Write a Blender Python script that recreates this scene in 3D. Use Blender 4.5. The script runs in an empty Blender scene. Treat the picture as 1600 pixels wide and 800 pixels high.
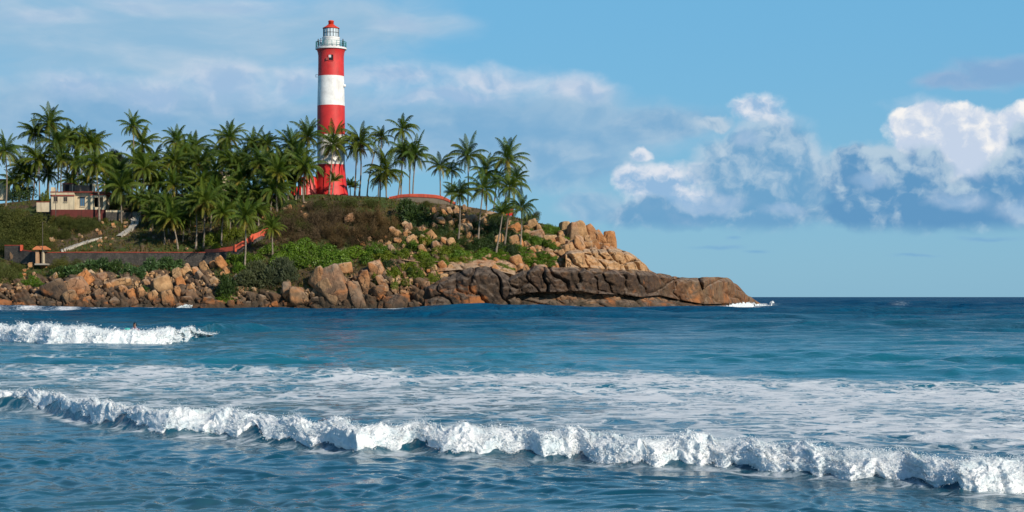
import bpy, bmesh, math, random
import numpy as np
from mathutils import Vector, Matrix, Euler

S = bpy.context.scene
COL = S.collection
R = math.radians
F = 2800.0          # focal length in photo pixels (1600 wide)
CH = 2.4            # eye height above the water
HOR = 464.0         # horizon row of the photo

# ------------------------------------------------------------------ camera
cam_d = bpy.data.cameras.new('camera')
cam = bpy.data.objects.new('camera', cam_d)
COL.objects.link(cam)
cam.location = (0, 0, CH)
cam.rotation_euler = (R(90), 0, 0)
cam_d.sensor_width = 36.0
cam_d.lens = 36.0 * F / 1600.0
cam_d.shift_y = 64.0 / 1600.0
cam_d.clip_start = 0.5
cam_d.clip_end = 60000
S.camera = cam
S.render.resolution_x, S.render.resolution_y = 1024, 512

S.view_settings.view_transform = 'Standard'
S.view_settings.look = 'None'
S.view_settings.exposure = 0.0
S.view_settings.gamma = 1.0
S.view_settings.use_curve_mapping = False
S.render.engine = 'CYCLES'
S.cycles.use_denoising = True
S.cycles.max_bounces = 6
S.cycles.diffuse_bounces = 3
S.cycles.glossy_bounces = 3
S.cycles.transparent_max_bounces = 8

SUN_EL, SUN_AZ = 27.0, 137.0      # degrees; azimuth clockwise from +Y
SUN_DIR = Vector((math.sin(R(SUN_AZ)) * math.cos(R(SUN_EL)),
                  math.cos(R(SUN_AZ)) * math.cos(R(SUN_EL)), math.sin(R(SUN_EL))))
sun_d = bpy.data.lights.new('sun', 'SUN')
sun_d.energy = 5.0
sun_d.angle = R(0.5)
sun_d.color = (1.0, 0.89, 0.74)
sun = bpy.data.objects.new('sun', sun_d)
sun.rotation_euler = SUN_DIR.to_track_quat('Z', 'Y').to_euler()
sun.location = (80, -80, 120)
COL.objects.link(sun)

# ------------------------------------------------------------------ node helper
class NT:
    def __init__(self, tree):
        self.t = tree; self.n = tree.nodes; self.l = tree.links
    def new(self, kind, **kw):
        nd = self.n.new(kind)
        for k, v in kw.items(): setattr(nd, k, v)
        return nd
    def put(self, sock, v):
        if isinstance(v, bpy.types.NodeSocket): self.l.new(v, sock)
        elif v is not None:
            if sock.type == 'RGBA' and len(v) == 3: v = (*v, 1)
            sock.default_value = v
    def m(self, op, a, b=None, c=None, clamp=False):
        nd = self.new('ShaderNodeMath', operation=op, use_clamp=clamp)
        self.put(nd.inputs[0], a)
        if b is not None: self.put(nd.inputs[1], b)
        if c is not None: self.put(nd.inputs[2], c)
        return nd.outputs[0]
    def step(self, x, lo, hi, out0=0.0, out1=1.0):
        nd = self.new('ShaderNodeMapRange', interpolation_type='SMOOTHSTEP')
        self.put(nd.inputs[0], x); self.put(nd.inputs[1], lo); self.put(nd.inputs[2], hi)
        self.put(nd.inputs[3], out0); self.put(nd.inputs[4], out1)
        return nd.outputs[0]
    def lin(self, x, lo, hi, out0=0.0, out1=1.0):
        nd = self.new('ShaderNodeMapRange', clamp=True)
        self.put(nd.inputs[0], x); self.put(nd.inputs[1], lo); self.put(nd.inputs[2], hi)
        self.put(nd.inputs[3], out0); self.put(nd.inputs[4], out1)
        return nd.outputs[0]
    def mix(self, f, a, b, blend='MIX'):
        nd = self.new('ShaderNodeMix', data_type='RGBA', blend_type=blend, clamp_factor=True)
        self.put(nd.inputs[0], f); self.put(nd.inputs[6], a); self.put(nd.inputs[7], b)
        return nd.outputs[2]
    def noise(self, vec, scale, detail=4, rough=0.55, dist=0.0, lac=2.0, color=False):
        nd = self.new('ShaderNodeTexNoise')
        if vec is not None: self.put(nd.inputs['Vector'], vec)
        nd.inputs['Scale'].default_value = scale; nd.inputs['Detail'].default_value = detail
        nd.inputs['Roughness'].default_value = rough; nd.inputs['Distortion'].default_value = dist
        nd.inputs['Lacunarity'].default_value = lac
        return nd.outputs['Color' if color else 'Fac']
    def voro(self, vec, scale, feature='F1', out='Distance', rand=1.0):
        nd = self.new('ShaderNodeTexVoronoi', feature=feature)
        if vec is not None: self.put(nd.inputs['Vector'], vec)
        nd.inputs['Scale'].default_value = scale
        nd.inputs['Randomness'].default_value = rand
        return nd.outputs[out]
    def xyz(self, vec):
        nd = self.new('ShaderNodeSeparateXYZ'); self.put(nd.inputs[0], vec); return nd.outputs
    def vec(self, x, y, z):
        nd = self.new('ShaderNodeCombineXYZ')
        self.put(nd.inputs[0], x); self.put(nd.inputs[1], y); self.put(nd.inputs[2], z); return nd.outputs[0]
    def vm(self, op, a, b):
        nd = self.new('ShaderNodeVectorMath', operation=op)
        self.put(nd.inputs[0], a); self.put(nd.inputs[1], b); return nd.outputs[0]
    def attr(self, name, out='Fac'):
        nd = self.new('ShaderNodeAttribute', attribute_name=name); return nd.outputs[out]
    def pos(self): return self.new('ShaderNodeNewGeometry').outputs['Position']
    def obj(self): return self.new('ShaderNodeTexCoord').outputs['Object']
    def rnd(self): return self.new('ShaderNodeObjectInfo').outputs['Random']
    def bump(self, h, strength=0.5, dist=0.1):
        nd = self.new('ShaderNodeBump'); nd.inputs['Strength'].default_value = strength
        nd.inputs['Distance'].default_value = dist; self.put(nd.inputs['Height'], h); return nd.outputs[0]

def srgb(r, g, b):
    f = lambda c: ((c / 255 + 0.055) / 1.055) ** 2.4 if c > 10 else c / 255 / 12.92
    return (f(r), f(g), f(b))

# ------------------------------------------------------------------ sky
W = bpy.data.worlds.new('World'); S.world = W; W.use_nodes = True
W.node_tree.nodes.clear()
w = NT(W.node_tree)
SKY = 0.10
sky = w.new('ShaderNodeTexSky', sky_type='NISHITA')
sky.sun_disc = False
sky.sun_elevation = R(SUN_EL); sky.sun_rotation = R(SUN_AZ)
sky.altitude = 0; sky.air_density = 1.0; sky.dust_density = 0.3; sky.ozone_density = 2.0
dirv = w.new('ShaderNodeTexCoord').outputs['Generated']
dx, dy, dz = w.xyz(dirv)
az = w.m('MULTIPLY', w.m('ARCTAN2', dx, dy), 28.0)       # hundredths: 28 units per radian
el = w.m('MULTIPLY', w.m('ARCSINE', dz), 28.0)
def acx(px): return math.atan((px - 800) / F) * 28.0
def acy(py, px=800): return math.atan((HOR - py) / F * math.cos(math.atan((px - 800) / F))) * 28.0
P0 = w.vec(az, el, 0.0)

def warp(vec, amt, scale, seed, stretch=1.0):
    v = w.vm('MULTIPLY', vec, (1.0 / stretch, 1, 1)) if stretch != 1 else vec
    c = w.noise(w.vm('ADD', v, (seed, seed * 1.7, seed)), scale, 4, 0.55, color=True)
    d = w.vm('MULTIPLY', w.vm('SUBTRACT', c, (0.5, 0.5, 0.5)), (amt * stretch, amt, 0))
    return w.vm('ADD', vec, d)

def blob_field(vec, ells):
    """largest of several ellipse fields: 1 at the middle, 0 on the rim, below 0 outside"""
    x, y, _ = w.xyz(vec)
    D = None
    for (cx, cy, rx, ry) in ells:
        a = w.m('MULTIPLY', w.m('SUBTRACT', x, acx(cx)), 100.0 / rx)
        b = w.m('MULTIPLY', w.m('SUBTRACT', y, acy(cy, cx)), 100.0 / ry)
        d = w.m('SUBTRACT', 1.0, w.m('SQRT', w.m('ADD', w.m('MULTIPLY', a, a), w.m('MULTIPLY', b, b))))
        D = d if D is None else w.m('SMOOTH_MAX', D, d, 0.25)
    return D

def cloud(prev, ells, lo, hi, warp_amt, warp_scale, seed, soft=(0.0, 0.3), rag=0.5, opacity=1.0,
          base=None, stretch=1.0, relief=2.2, nscale=1.6, fall=None):
    v = warp(P0, warp_amt, warp_scale, seed, stretch)
    D = blob_field(v, ells)
    nv = w.vm('ADD', w.vm('MULTIPLY', v, (1.0 / stretch, 1, 1)), (seed * 3.1, seed, 0))
    n1 = w.noise(nv, nscale, 7, 0.56)
    n2 = w.noise(w.vm('ADD', nv, (0.10, 0.13, 0)), nscale, 4, 0.5)
    D2 = w.m('ADD', D, w.m('MULTIPLY', w.m('SUBTRACT', n1, 0.5), rag))
    a = w.step(D2, soft[0], soft[1])
    if base is not None:
        xx, yy, _ = w.xyz(warp(P0, 0.25, 0.9, seed + 5))
        a = w.m('MULTIPLY', a, w.step(yy, acy(base + 14), acy(base - 16)))
    a = w.m('MULTIPLY', a, opacity)
    # light relief: denser air towards the sun side (up and right) shades the texture behind it
    sh = w.m('ADD', w.m('MULTIPLY', w.m('SUBTRACT', n1, n2), relief * 1.1), 0.5)
    sh = w.m('ADD', sh, w.m('MULTIPLY', w.m('SUBTRACT', n1, 0.5), relief * 0.35))
    top = w.m('MULTIPLY', w.m('SUBTRACT', D, 0.25), -0.5)
    if fall is not None:                                       # sunlit heads, shaded flat bases
        sh = w.m('ADD', sh, w.m('MULTIPLY', w.m('SUBTRACT', w.xyz(v)[1], acy((fall[0] + fall[1]) / 2)), 90.0 / (fall[1] - fall[0])))
    sh = w.step(w.m('ADD', sh, top), 0.0, 1.0)
    col = w.mix(sh, tuple(c / SKY for c in srgb(*lo)), tuple(c / SKY for c in srgb(*hi)))
    return w.mix(a, prev, col)

base_sky = w.mix(1.0, sky.outputs[0], (0.62, 0.86, 1.0), 'MULTIPLY')
# pull the clear sky towards the even azure of a clean sea horizon
azure = w.mix(w.step(el, -0.5, 5.0), tuple(c / SKY for c in srgb(128, 182, 215)), tuple(c / SKY for c in srgb(112, 182, 224)))
base_sky = w.mix(w.step(el, 5.0, 17.0, 0.78, 0.0), base_sky, azure)
c = base_sky
SKYCLOUD = True
if SKYCLOUD:
    # high thin veil over the left half
    c = cloud(c, [(150, 60, 560, 120), (470, 40, 260, 70), (60, 190, 440, 100)], (146, 187, 216), (190, 208, 225), 1.6, 0.5, 3.3,
              soft=(-0.1, 0.7), rag=1.0, opacity=0.9, stretch=3.0, relief=1.4, nscale=1.1)
    # bank of soft puffs across the middle left
    c = cloud(c, [(200, 200, 340, 75), (520, 215, 430, 75), (820, 200, 340, 66), (1020, 195, 140, 34)], (124, 172, 209), (172, 199, 221), 1.0, 0.6, 7.9,
              soft=(-0.05, 0.5), rag=0.8, opacity=0.92, stretch=1.8, relief=1.6, nscale=1.0)
    c = cloud(c, [(345, 132, 95, 46), (235, 150, 110, 36), (455, 130, 70, 38), (620, 122, 150, 30), (780, 125, 130, 26), (900, 135, 80, 26), (120, 140, 80, 34), (700, 150, 160, 26)],
              (158, 189, 221), (214, 221, 234), 0.75, 1.1, 12.4, soft=(-0.1, 0.95), rag=0.75, opacity=0.88, stretch=1.4, relief=2.0, nscale=1.5, fall=(95, 190))
    c = cloud(c, [(230, 15, 70, 22), (360, 8, 130, 18), (620, 45, 70, 20), (90, 30, 120, 18)], (170, 195, 222), (206, 217, 231), 0.9, 0.8, 16.0, soft=(-0.1, 0.9), rag=0.8, opacity=0.6, stretch=2.2)
    # greyish bank right of the palms
    c = cloud(c, [(890, 270, 130, 50), (1020, 200, 120, 30), (930, 330, 80, 24), (850, 250, 70, 44)], (124, 172, 209), (174, 200, 221), 0.8, 0.9, 21.0,
              soft=(-0.1, 0.55), rag=0.7, opacity=0.8, stretch=1.4, relief=1.6)
    c = cloud(c, [(1560, 112, 100, 26), (1490, 122, 70, 14)], (132, 170, 210), (162, 186, 215), 0.8, 0.9, 25.0, soft=(-0.05, 0.7), rag=0.6, opacity=0.85, stretch=1.8)
    # the great white cumulus
    c = cloud(c, [(1450, 165, 70, 24), (1500, 190, 100, 40)], (170, 200, 226), (214, 222, 234), 0.6, 1.2, 29.0, soft=(-0.1, 0.9), rag=0.7, opacity=0.7, relief=1.2)
    c = cloud(c, [(1470, 218, 84, 58), (1440, 192, 48, 34), (1560, 218, 62, 46), (1510, 250, 66, 40), (1620, 205, 60, 46), (1425, 228, 30, 34), (1500, 195, 50, 34)],
              (196, 211, 232), (248, 246, 244), 0.34, 2.6, 31.0, soft=(-0.05, 0.20), rag=0.55, relief=2.6, nscale=2.0, fall=(60, 330))
    # white heads of the middle cloud
    c = cloud(c, [(1190, 172, 44, 30), (1215, 190, 24, 22), (1165, 165, 26, 16)], (150, 186, 220), (228, 232, 240), 0.45, 2.0, 36.0, soft=(-0.12, 0.55), rag=0.7, relief=2.4, nscale=2.2, fall=(130, 240))
    c = cloud(c, [(1003, 240, 20, 13), (1030, 290, 66, 42), (1090, 322, 70, 34), (985, 280, 30, 34), (1090, 274, 26, 24)], (146, 184, 219), (222, 228, 238), 0.42, 2.0, 41.0,
              soft=(-0.1, 0.45), rag=0.65, relief=2.4, nscale=2.2, base=354, fall=(220, 380))
    # blue-grey bodies
    c = cloud(c, [(1165, 258, 95, 66), (1215, 245, 74, 66), (1115, 190, 38, 14), (1190, 330, 110, 44), (1060, 346, 120, 20), (1265, 280, 70, 56), (1010, 335, 70, 26)],
              (108, 161, 201), (184, 205, 223), 0.5, 1.7, 46.0, soft=(-0.1, 0.42), rag=0.55, opacity=0.93, relief=2.4, nscale=1.6, base=359, fall=(150, 380))
    c = cloud(c, [(1370, 285, 105, 66), (1440, 272, 58, 46), (1410, 330, 160, 40), (1530, 322, 140, 50), (1592, 250, 26, 64), (1600, 300, 90, 64), (1340, 250, 50, 26)],
              (96, 150, 194), (180, 203, 221), 0.42, 1.9, 52.0, soft=(-0.06, 0.30), rag=0.5, opacity=0.97, relief=2.6, nscale=1.7, base=363, fall=(190, 370))
    # paler folds on the front of the bodies
    c = cloud(c, [(1500, 315, 60, 22), (1590, 330, 50, 24), (1360, 280, 30, 18), (1225, 330, 44, 14), (1120, 320, 60, 18), (1165, 215, 30, 16)], (150, 184, 217), (192, 208, 228), 0.5, 1.6, 63.0,
              soft=(-0.1, 0.9), rag=0.7, opacity=0.75, relief=1.6, nscale=1.6)
    # small flat scraps under the bases
    c = cloud(c, [(1120, 384, 55, 6), (1140, 370, 18, 4), (1190, 391, 40, 4), (1540, 372, 60, 5), (1420, 400, 50, 4)], (108, 162, 208), (134, 178, 214), 0.4, 1.6, 58.0,
              soft=(-0.1, 0.9), rag=0.8, opacity=0.5, stretch=2.5)
# the bank of cloud lies over the sea ahead; the sky overhead and behind is clear
bg = w.new('ShaderNodeBackground'); w.put(bg.inputs[0], c); bg.inputs[1].default_value = SKY
bg0 = w.new('ShaderNodeBackground'); w.put(bg0.inputs[0], base_sky); bg0.inputs[1].default_value = SKY
ahead = w.m('MULTIPLY', w.step(w.m('ABSOLUTE', az), 11.0, 15.0, 1.0, 0.0), w.m('MULTIPLY', w.step(el, 6.0, 9.0, 1.0, 0.0), w.m('GREATER_THAN', el, -0.5)))
ms = w.new('ShaderNodeMixShader'); w.put(ms.inputs[0], ahead); w.l.new(bg0.outputs[0], ms.inputs[1]); w.l.new(bg.outputs[0], ms.inputs[2])
wo = w.new('ShaderNodeOutputWorld'); w.l.new(ms.outputs[0], wo.inputs[0])
W.cycles.sampling_method = 'MANUAL'; W.cycles.sample_map_resolution = 256

# ------------------------------------------------------------------ numpy noise
_rng = np.random.RandomState(7)
_perm = np.concatenate([_rng.permutation(512)] * 3)
_grad = _rng.normal(size=(512, 3)); _grad /= np.linalg.norm(_grad, axis=1)[:, None]
def pnoise(x, y, z=None):
    x = np.asarray(x, float); y = np.asarray(y, float)
    z = np.zeros_like(x) if z is None else np.asarray(z, float)
    xi, yi, zi = np.floor(x).astype(int), np.floor(y).astype(int), np.floor(z).astype(int)
    xf, yf, zf = x - xi, y - yi, z - zi
    xi &= 511; yi &= 511; zi &= 511
    f = lambda t: t * t * t * (t * (t * 6 - 15) + 10)
    u, v, q = f(xf), f(yf), f(zf)
    def g(a, b, c_):
        h = _perm[_perm[_perm[(xi + a) & 511] + ((yi + b) & 511)] + ((zi + c_) & 511)]
        gr = _grad[h]
        return gr[..., 0] * (xf - a) + gr[..., 1] * (yf - b) + gr[..., 2] * (zf - c_)
    L = lambda a, b, t: a + t * (b - a)
    return L(L(L(g(0, 0, 0), g(1, 0, 0), u), L(g(0, 1, 0), g(1, 1, 0), u), v),
             L(L(g(0, 0, 1), g(1, 0, 1), u), L(g(0, 1, 1), g(1, 1, 1), u), v), q) * 1.5
def fbm(x, y, z=None, o=4, gain=0.5):
    s = 0; a = 1.0; t = 0
    z = np.zeros_like(np.asarray(x, float)) if z is None else z
    for i in range(o):
        s = s + a * pnoise(x * 2 ** i + 13.7 * i, y * 2 ** i + 7.1 * i, z * 2 ** i + 3.3 * i); t += a; a *= gain
    return s / t
def billow(x, y, z=None, o=3, gain=0.5):
    s = 0; a = 1.0; t = 0
    z = np.zeros_like(np.asarray(x, float)) if z is None else z
    for i in range(o):
        s = s + a * np.abs(pnoise(x * 2 ** i + 3.7 * i, y * 2 ** i + 17.1 * i, z * 2 ** i + 5.3 * i)); t += a; a *= gain
    return s / t
def sst(x, a, b):
    t = np.clip((x - a) / (b - a), 0, 1); return t * t * (3 - 2 * t)
def worley2(x, y, seed=0):
    """F1, F2 and a cell id for 2-D points"""
    xi, yi = np.floor(x).astype(int), np.floor(y).astype(int)
    f1 = np.full(x.shape, 9.0); f2 = np.full(x.shape, 9.0); cid = np.zeros(x.shape)
    for a in (-1, 0, 1):
        for b in (-1, 0, 1):
            h = _perm[_perm[(xi + a + seed) & 511] + ((yi + b) & 511)]
            fx = xi + a + (h % 37) / 37.0; fy = yi + b + ((h * 7) % 41) / 41.0
            d = np.hypot(x - fx, y - fy)
            near = d < f1
            f2 = np.where(near, f1, np.minimum(f2, d))
            cid = np.where(near, (h % 101) / 101.0, cid)
            f1 = np.where(near, d, f1)
    return f1, f2, cid

# ------------------------------------------------------------------ object helpers
def tag(o, label=None, cat=None, group=None, kind=None):
    if label: o['label'] = label
    if cat: o['category'] = cat
    if group: o['group'] = group
    if kind: o['kind'] = kind
    return o
def empty(name, loc=(0, 0, 0), rz=0.0):
    o = bpy.data.objects.new(name, None); COL.objects.link(o)
    o.location = loc; o.rotation_euler = (0, 0, rz); o.empty_display_size = 0.5
    return o
def mesh_np(name, V, Fc, mats, smooth=True, mi=None, attrs=None):
    """V (n,3); Fc (m,k) array of quads or triangles"""
    V = np.asarray(V, dtype=np.float32).reshape(-1, 3); Fc = np.asarray(Fc, dtype=np.int32)
    me = bpy.data.meshes.new(name)
    m, k = Fc.shape
    me.vertices.add(len(V)); me.vertices.foreach_set('co', V.ravel())
    me.loops.add(m * k); me.loops.foreach_set('vertex_index', Fc.ravel())
    me.polygons.add(m)
    me.polygons.foreach_set('loop_start', np.arange(0, m * k, k, dtype=np.int32))
    me.polygons.foreach_set('use_smooth', np.full(m, bool(smooth)))
    for mt in (mats if isinstance(mats, (list, tuple)) else [mats]): me.materials.append(mt)
    if mi is not None: me.polygons.foreach_set('material_index', np.asarray(mi, dtype=np.int32))
    for nm, arr in (attrs or {}).items():
        at = me.attributes.new(nm, 'FLOAT', 'POINT'); at.data.foreach_set('value', np.asarray(arr, dtype=np.float32).ravel())
    me.update(calc_edges=True); me.validate()
    return me
def add(name, me, parent=None, loc=None):
    o = bpy.data.objects.new(name, me); COL.objects.link(o)
    if parent is not None: o.parent = parent
    if loc is not None: o.location = loc
    return o
def grid_faces(nr, nc, wrap=False):
    r = np.arange(nr - 1)[:, None]; cc = np.arange(nc if wrap else nc - 1)[None, :]
    n = (cc + 1) % nc
    return np.stack([r * nc + cc, r * nc + n, (r + 1) * nc + n, (r + 1) * nc + cc], -1).reshape(-1, 4)

class MB:
    """collects boxes, tubes and lathes, then links them as ONE mesh"""
    def __init__(self): self.v = []; self.f = []; self.mi = []
    def _add(self, vs, fs, mi=0):
        b = len(self.v); self.v += [tuple(p) for p in vs]
        self.f += [tuple(b + i for i in q) for q in fs]; self.mi += [mi] * len(fs)
    def box(self, x0, x1, y0, y1, z0, z1, mi=0, mat=None):
        vs = [Vector(p) for p in ((x0, y0, z0), (x1, y0, z0), (x1, y1, z0), (x0, y1, z0), (x0, y0, z1), (x1, y0, z1), (x1, y1, z1), (x0, y1, z1))]
        if mat is not None: vs = [mat @ p for p in vs]
        self._add(vs, [(0, 3, 2, 1), (4, 5, 6, 7), (0, 1, 5, 4), (1, 2, 6, 5), (2, 3, 7, 6), (3, 0, 4, 7)], mi); return self
    def tube(self, pts, rad, n=8, mi=0, cap=True):
        pts = [Vector(p) for p in pts]
        rad = rad if isinstance(rad, (list, tuple)) else [rad] * len(pts)
        vs = []; up = Vector((0.13, 0.98, 0.1))
        for i, p in enumerate(pts):
            t = (pts[min(i + 1, len(pts) - 1)] - pts[max(i - 1, 0)]).normalized()
            a = t.cross(up)
            if a.length < 1e-3: a = t.cross(Vector((1, 0, 0)))
            a.normalize(); b = t.cross(a)
            for k in range(n):
                q = 2 * math.pi * k / n
                vs.append(p + a * math.cos(q) * rad[i] + b * math.sin(q) * rad[i])
        fs = [(i * n + k, i * n + (k + 1) % n, (i + 1) * n + (k + 1) % n, (i + 1) * n + k) for i in range(len(pts) - 1) for k in range(n)]
        if cap: fs += [tuple(range(n))[::-1], tuple((len(pts) - 1) * n + k for k in range(n))]
        self._add(vs, fs, mi); return self
    def lathe(self, prof, n=48, mis=None, cx=0, cy=0, cap=True):
        """prof: list of (radius, z)"""
        vs = [(cx + r * math.cos(2 * math.pi * k / n), cy + r * math.sin(2 * math.pi * k / n), z) for r, z in prof for k in range(n)]
        for i in range(len(prof) - 1):
            pass
        b = len(self.v); self.v += vs
        for i in range(len(prof) - 1):
            for k in range(n):
                self.f.append((b + i * n + k, b + i * n + (k + 1) % n, b + (i + 1) * n + (k + 1) % n, b + (i + 1) * n + k))
                self.mi.append(mis[i] if mis else 0)
        if cap:
            self.f.append(tuple(b + k for k in range(n))[::-1]); self.mi.append(mis[0] if mis else 0)
            self.f.append(tuple(b + (len(prof) - 1) * n + k for k in range(n))); self.mi.append(mis[-1] if mis else 0)
        return self
    def build(self, name, mats, parent=None, loc=None, smooth=False, bevel=0.0):
        me = bpy.data.meshes.new(name)
        me.from_pydata([tuple(p) for p in self.v], [], self.f)
        for mt in (mats if isinstance(mats, (list, tuple)) else [mats]): me.materials.append(mt)
        me.polygons.foreach_set('material_index', self.mi)
        me.polygons.foreach_set('use_smooth', [bool(smooth)] * len(self.f))
        me.update()
        o = add(name, me, parent, loc)
        if bevel:
            b = o.modifiers.new('bevel', 'BEVEL'); b.width = bevel; b.segments = 2; b.limit_method = 'ANGLE'
        return o

def P(px, py, Y):
    """the point at distance Y seen at a photo pixel"""
    return Vector(((px - 800) / F * Y, Y, CH + (HOR - py) / F * Y))
def lerp(tab, x):
    xs, ys = zip(*tab); return np.interp(x, xs, ys)

# ------------------------------------------------------------------ materials
def material(name):
    m = bpy.data.materials.new(name); m.use_nodes = True
    t = NT(m.node_tree); t.n.clear()
    out = t.new('ShaderNodeOutputMaterial')
    return m, t, out
def principled(t, out, col, rough=0.7, normal=None, spec=0.4, **kw):
    b = t.new('ShaderNodeBsdfPrincipled')
    t.put(b.inputs['Base Color'], col); t.put(b.inputs['Roughness'], rough)
    b.inputs['Specular IOR Level'].default_value = spec
    if normal is not None: t.put(b.inputs['Normal'], normal)
    for k, v in kw.items(): t.put(b.inputs[k], v)
    t.l.new(b.outputs[0], out.inputs[0]); return b
def paint(name, col, rough=0.6, wear=0.25, grime=(0.12, 0.10, 0.08), scale=1.0, bump=0.25):
    """weathered paint or plaster: uneven colour, streaks of grime running down, fine relief"""
    m, t, out = material(name)
    p = t.obj()
    n = t.noise(p, 1.3 * scale, 6, 0.6)
    st = t.noise(t.vm('MULTIPLY', p, (2.2 * scale, 2.2 * scale, 0.18 * scale)), 1.0, 5, 0.65)
    c1 = t.mix(t.lin(n, 0.3, 0.7), tuple(x * 0.74 for x in col), tuple(min(0.85, x * 1.08) for x in col))
    c2 = t.mix(t.m('MULTIPLY', t.step(st, 0.50, 0.70), wear), c1, grime)
    principled(t, out, c2, rough, t.bump(t.noise(p, 9 * scale, 5, 0.6), bump, 0.03))
    return m
def plain(name, col, rough=0.6, metal=0.0):
    m, t, out = material(name)
    n = t.noise(t.obj(), 6, 4, 0.6)
    c1 = t.mix(n, tuple(x * 0.75 for x in col), tuple(min(1, x * 1.2) for x in col))
    principled(t, out, c1, rough, Metallic=metal); return m

# ================================================================== HILL
T_RIDGE = [(-330, 332), (0, 318), (60, 312), (120, 308), (200, 304), (330, 302), (450, 305), (517, 304), (600, 308), (650, 315), (700, 318), (750, 326),
           (800, 338), (850, 350), (875, 356), (900, 364), (930, 374), (965, 388), (985, 396), (1000, 406), (1012, 420), (1030, 430), (1060, 437),
           (1100, 442), (1140, 450), (1152, 458), (1165, 465), (1185, 473), (1200, 476), (1230, 480)]
T_YS = [(-330, 318), (0, 320), (450, 320), (700, 318), (900, 322), (1000, 334), (1100, 358), (1150, 390), (1200, 424), (1230, 430)]
T_YR = [(-330, 395), (0, 390), (300, 387), (380, 367), (450, 362), (517, 360), (600, 358), (650, 356), (700, 355), (850, 352), (940, 351), (1012, 353), (1100, 384), (1150, 408), (1200, 436), (1230, 446)]
PROF_L = [(-.2, -.06), (0, 0), (.17, .09), (.42, .35), (.53, .40), (.886, .76), (1, 1)]
PROF_M = [(-.2, -.06), (0, 0), (.26, .08), (.48, .30), (.88, .75), (1, 1)]
PROF_R = [(-.2, -.06), (0, 0), (.28, .12), (.53, .42), (.8, .72), (1, 1)]
PROF_T = [(-.2, -.06), (0, 0), (.4, .45), (.9, .7), (1, 1)]
def hill_prof(px, a):
    px = np.asarray(px, float)
    l, m_, r_, t_ = (lerp(pp, a) for pp in (PROF_L, PROF_M, PROF_R, PROF_T))
    wm = sst(px, 380, 500); wr = sst(px, 620, 720); wt = sst(px, 900, 1020)
    return ((l * (1 - wm) + m_ * wm) * (1 - wr) + r_ * wr) * (1 - wt) + t_ * wt
def py_shore(px): return HOR + CH * F / lerp(T_YS, px)
def hill_Y(px, py):
    ps, pr = py_shore(px), lerp(T_RIDGE, px)
    a = (ps - py) / (ps - pr)
    Ys, Yr = lerp(T_YS, px), lerp(T_YR, px)
    return Ys + (Yr - Ys) * hill_prof(px, a)
def hit(px, py):
    """the point of the hill seen at a photo pixel"""
    py = max(py, float(lerp(T_RIDGE, px)))
    return P(px, py, float(hill_Y(px, py)))
def ridge_z(px): 
    Y = lerp(T_YR, px); return CH + (HOR - lerp(T_RIDGE, px)) / F * Y
def behind_z(px, Y):
    """height of the ground behind the ridge line"""
    d = Y - lerp(T_YR, px)
    k = 0.03 + 0.5 * sst(px, 520, 720)
    return ridge_z(px) - k * d
def rockiness(px, py):
    """1 on bare rock, 0 on soil and scrub"""
    low = lerp([(-330, 440), (0, 436), (80, 432), (150, 426), (280, 420), (330, 420), (350, 452), (450, 458), (520, 445), (580, 415), (640, 392), (700, 396), (800, 402), (850, 392), (880, 350), (900, 330)], px)
    r = sst(py, low - 6, low + 8)
    n = fbm(px / 26.0, py / 16.0, o=3)
    mid = 0.8 * sst(px, 590, 660) * sst(n, 0.05, 0.3)
    left = 0.5 * sst(n, 0.15, 0.4)
    return np.clip(np.maximum(r, np.maximum(mid, left * (px < 600))), 0, 1)

pxs = np.arange(-330, 1231, 1.7)
aa = np.concatenate([np.linspace(-0.2, -0.02, 6), np.linspace(0, 1, 165)])
PX, AA = np.meshgrid(pxs, aa)
ps, pr = py_shore(PX), lerp(T_RIDGE, PX)
PY = ps - AA * (ps - pr)
Yg = lerp(T_YS, PX) + (lerp(T_YR, PX) - lerp(T_YS, PX)) * hill_prof(PX, AA)
Zg = CH + (HOR - PY) / F * Yg
Zg = np.where(AA < 0, AA * 12.0, Zg)
rk = rockiness(PX, PY)
uu = PX - 0.5 * PY
f1, f2, cid = worley2(uu / 30.0, PY / 30.0 + 0.3 * pnoise(PX / 40, PY / 40), 3)
g1, g2, cid2 = worley2(uu / 11.0 + 0.4 * pnoise(PX / 25, PY / 25), PY / 12.0, 11)
blk = 1 - (1 - np.clip((f2 - f1) * 1.7, 0, 1)) ** 2
blk2 = 1 - (1 - np.clip((g2 - g1) * 1.8, 0, 1)) ** 2
edge = sst(AA, 0.0, 0.1) * sst(1.0 - AA, 0.0, 0.08)
low_r = sst(PX, 640, 760) * sst(PY, 440, 455)             # long smooth sea-washed shelf on the right
disp = rk * (1.5 * (blk - 0.5) * (1 - 0.75 * low_r) + 0.7 * (blk2 - 0.5) * (1 - 0.6 * low_r) + 0.9 * (cid - 0.5) * (1 - low_r)) + 0.35 * fbm(PX / 20, PY / 9, o=4)
disp += rk * 0.25 * fbm(PX / 6.0, PY / 5.0, o=3) + low_r * 0.5 * fbm(PX / 60, PY / 5.0, o=3)
disp *= edge
Xg = (PX - 800) / F * Yg
Vg = np.stack([Xg, Yg - disp * 0.75, Zg + disp * 0.45], -1)
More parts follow.
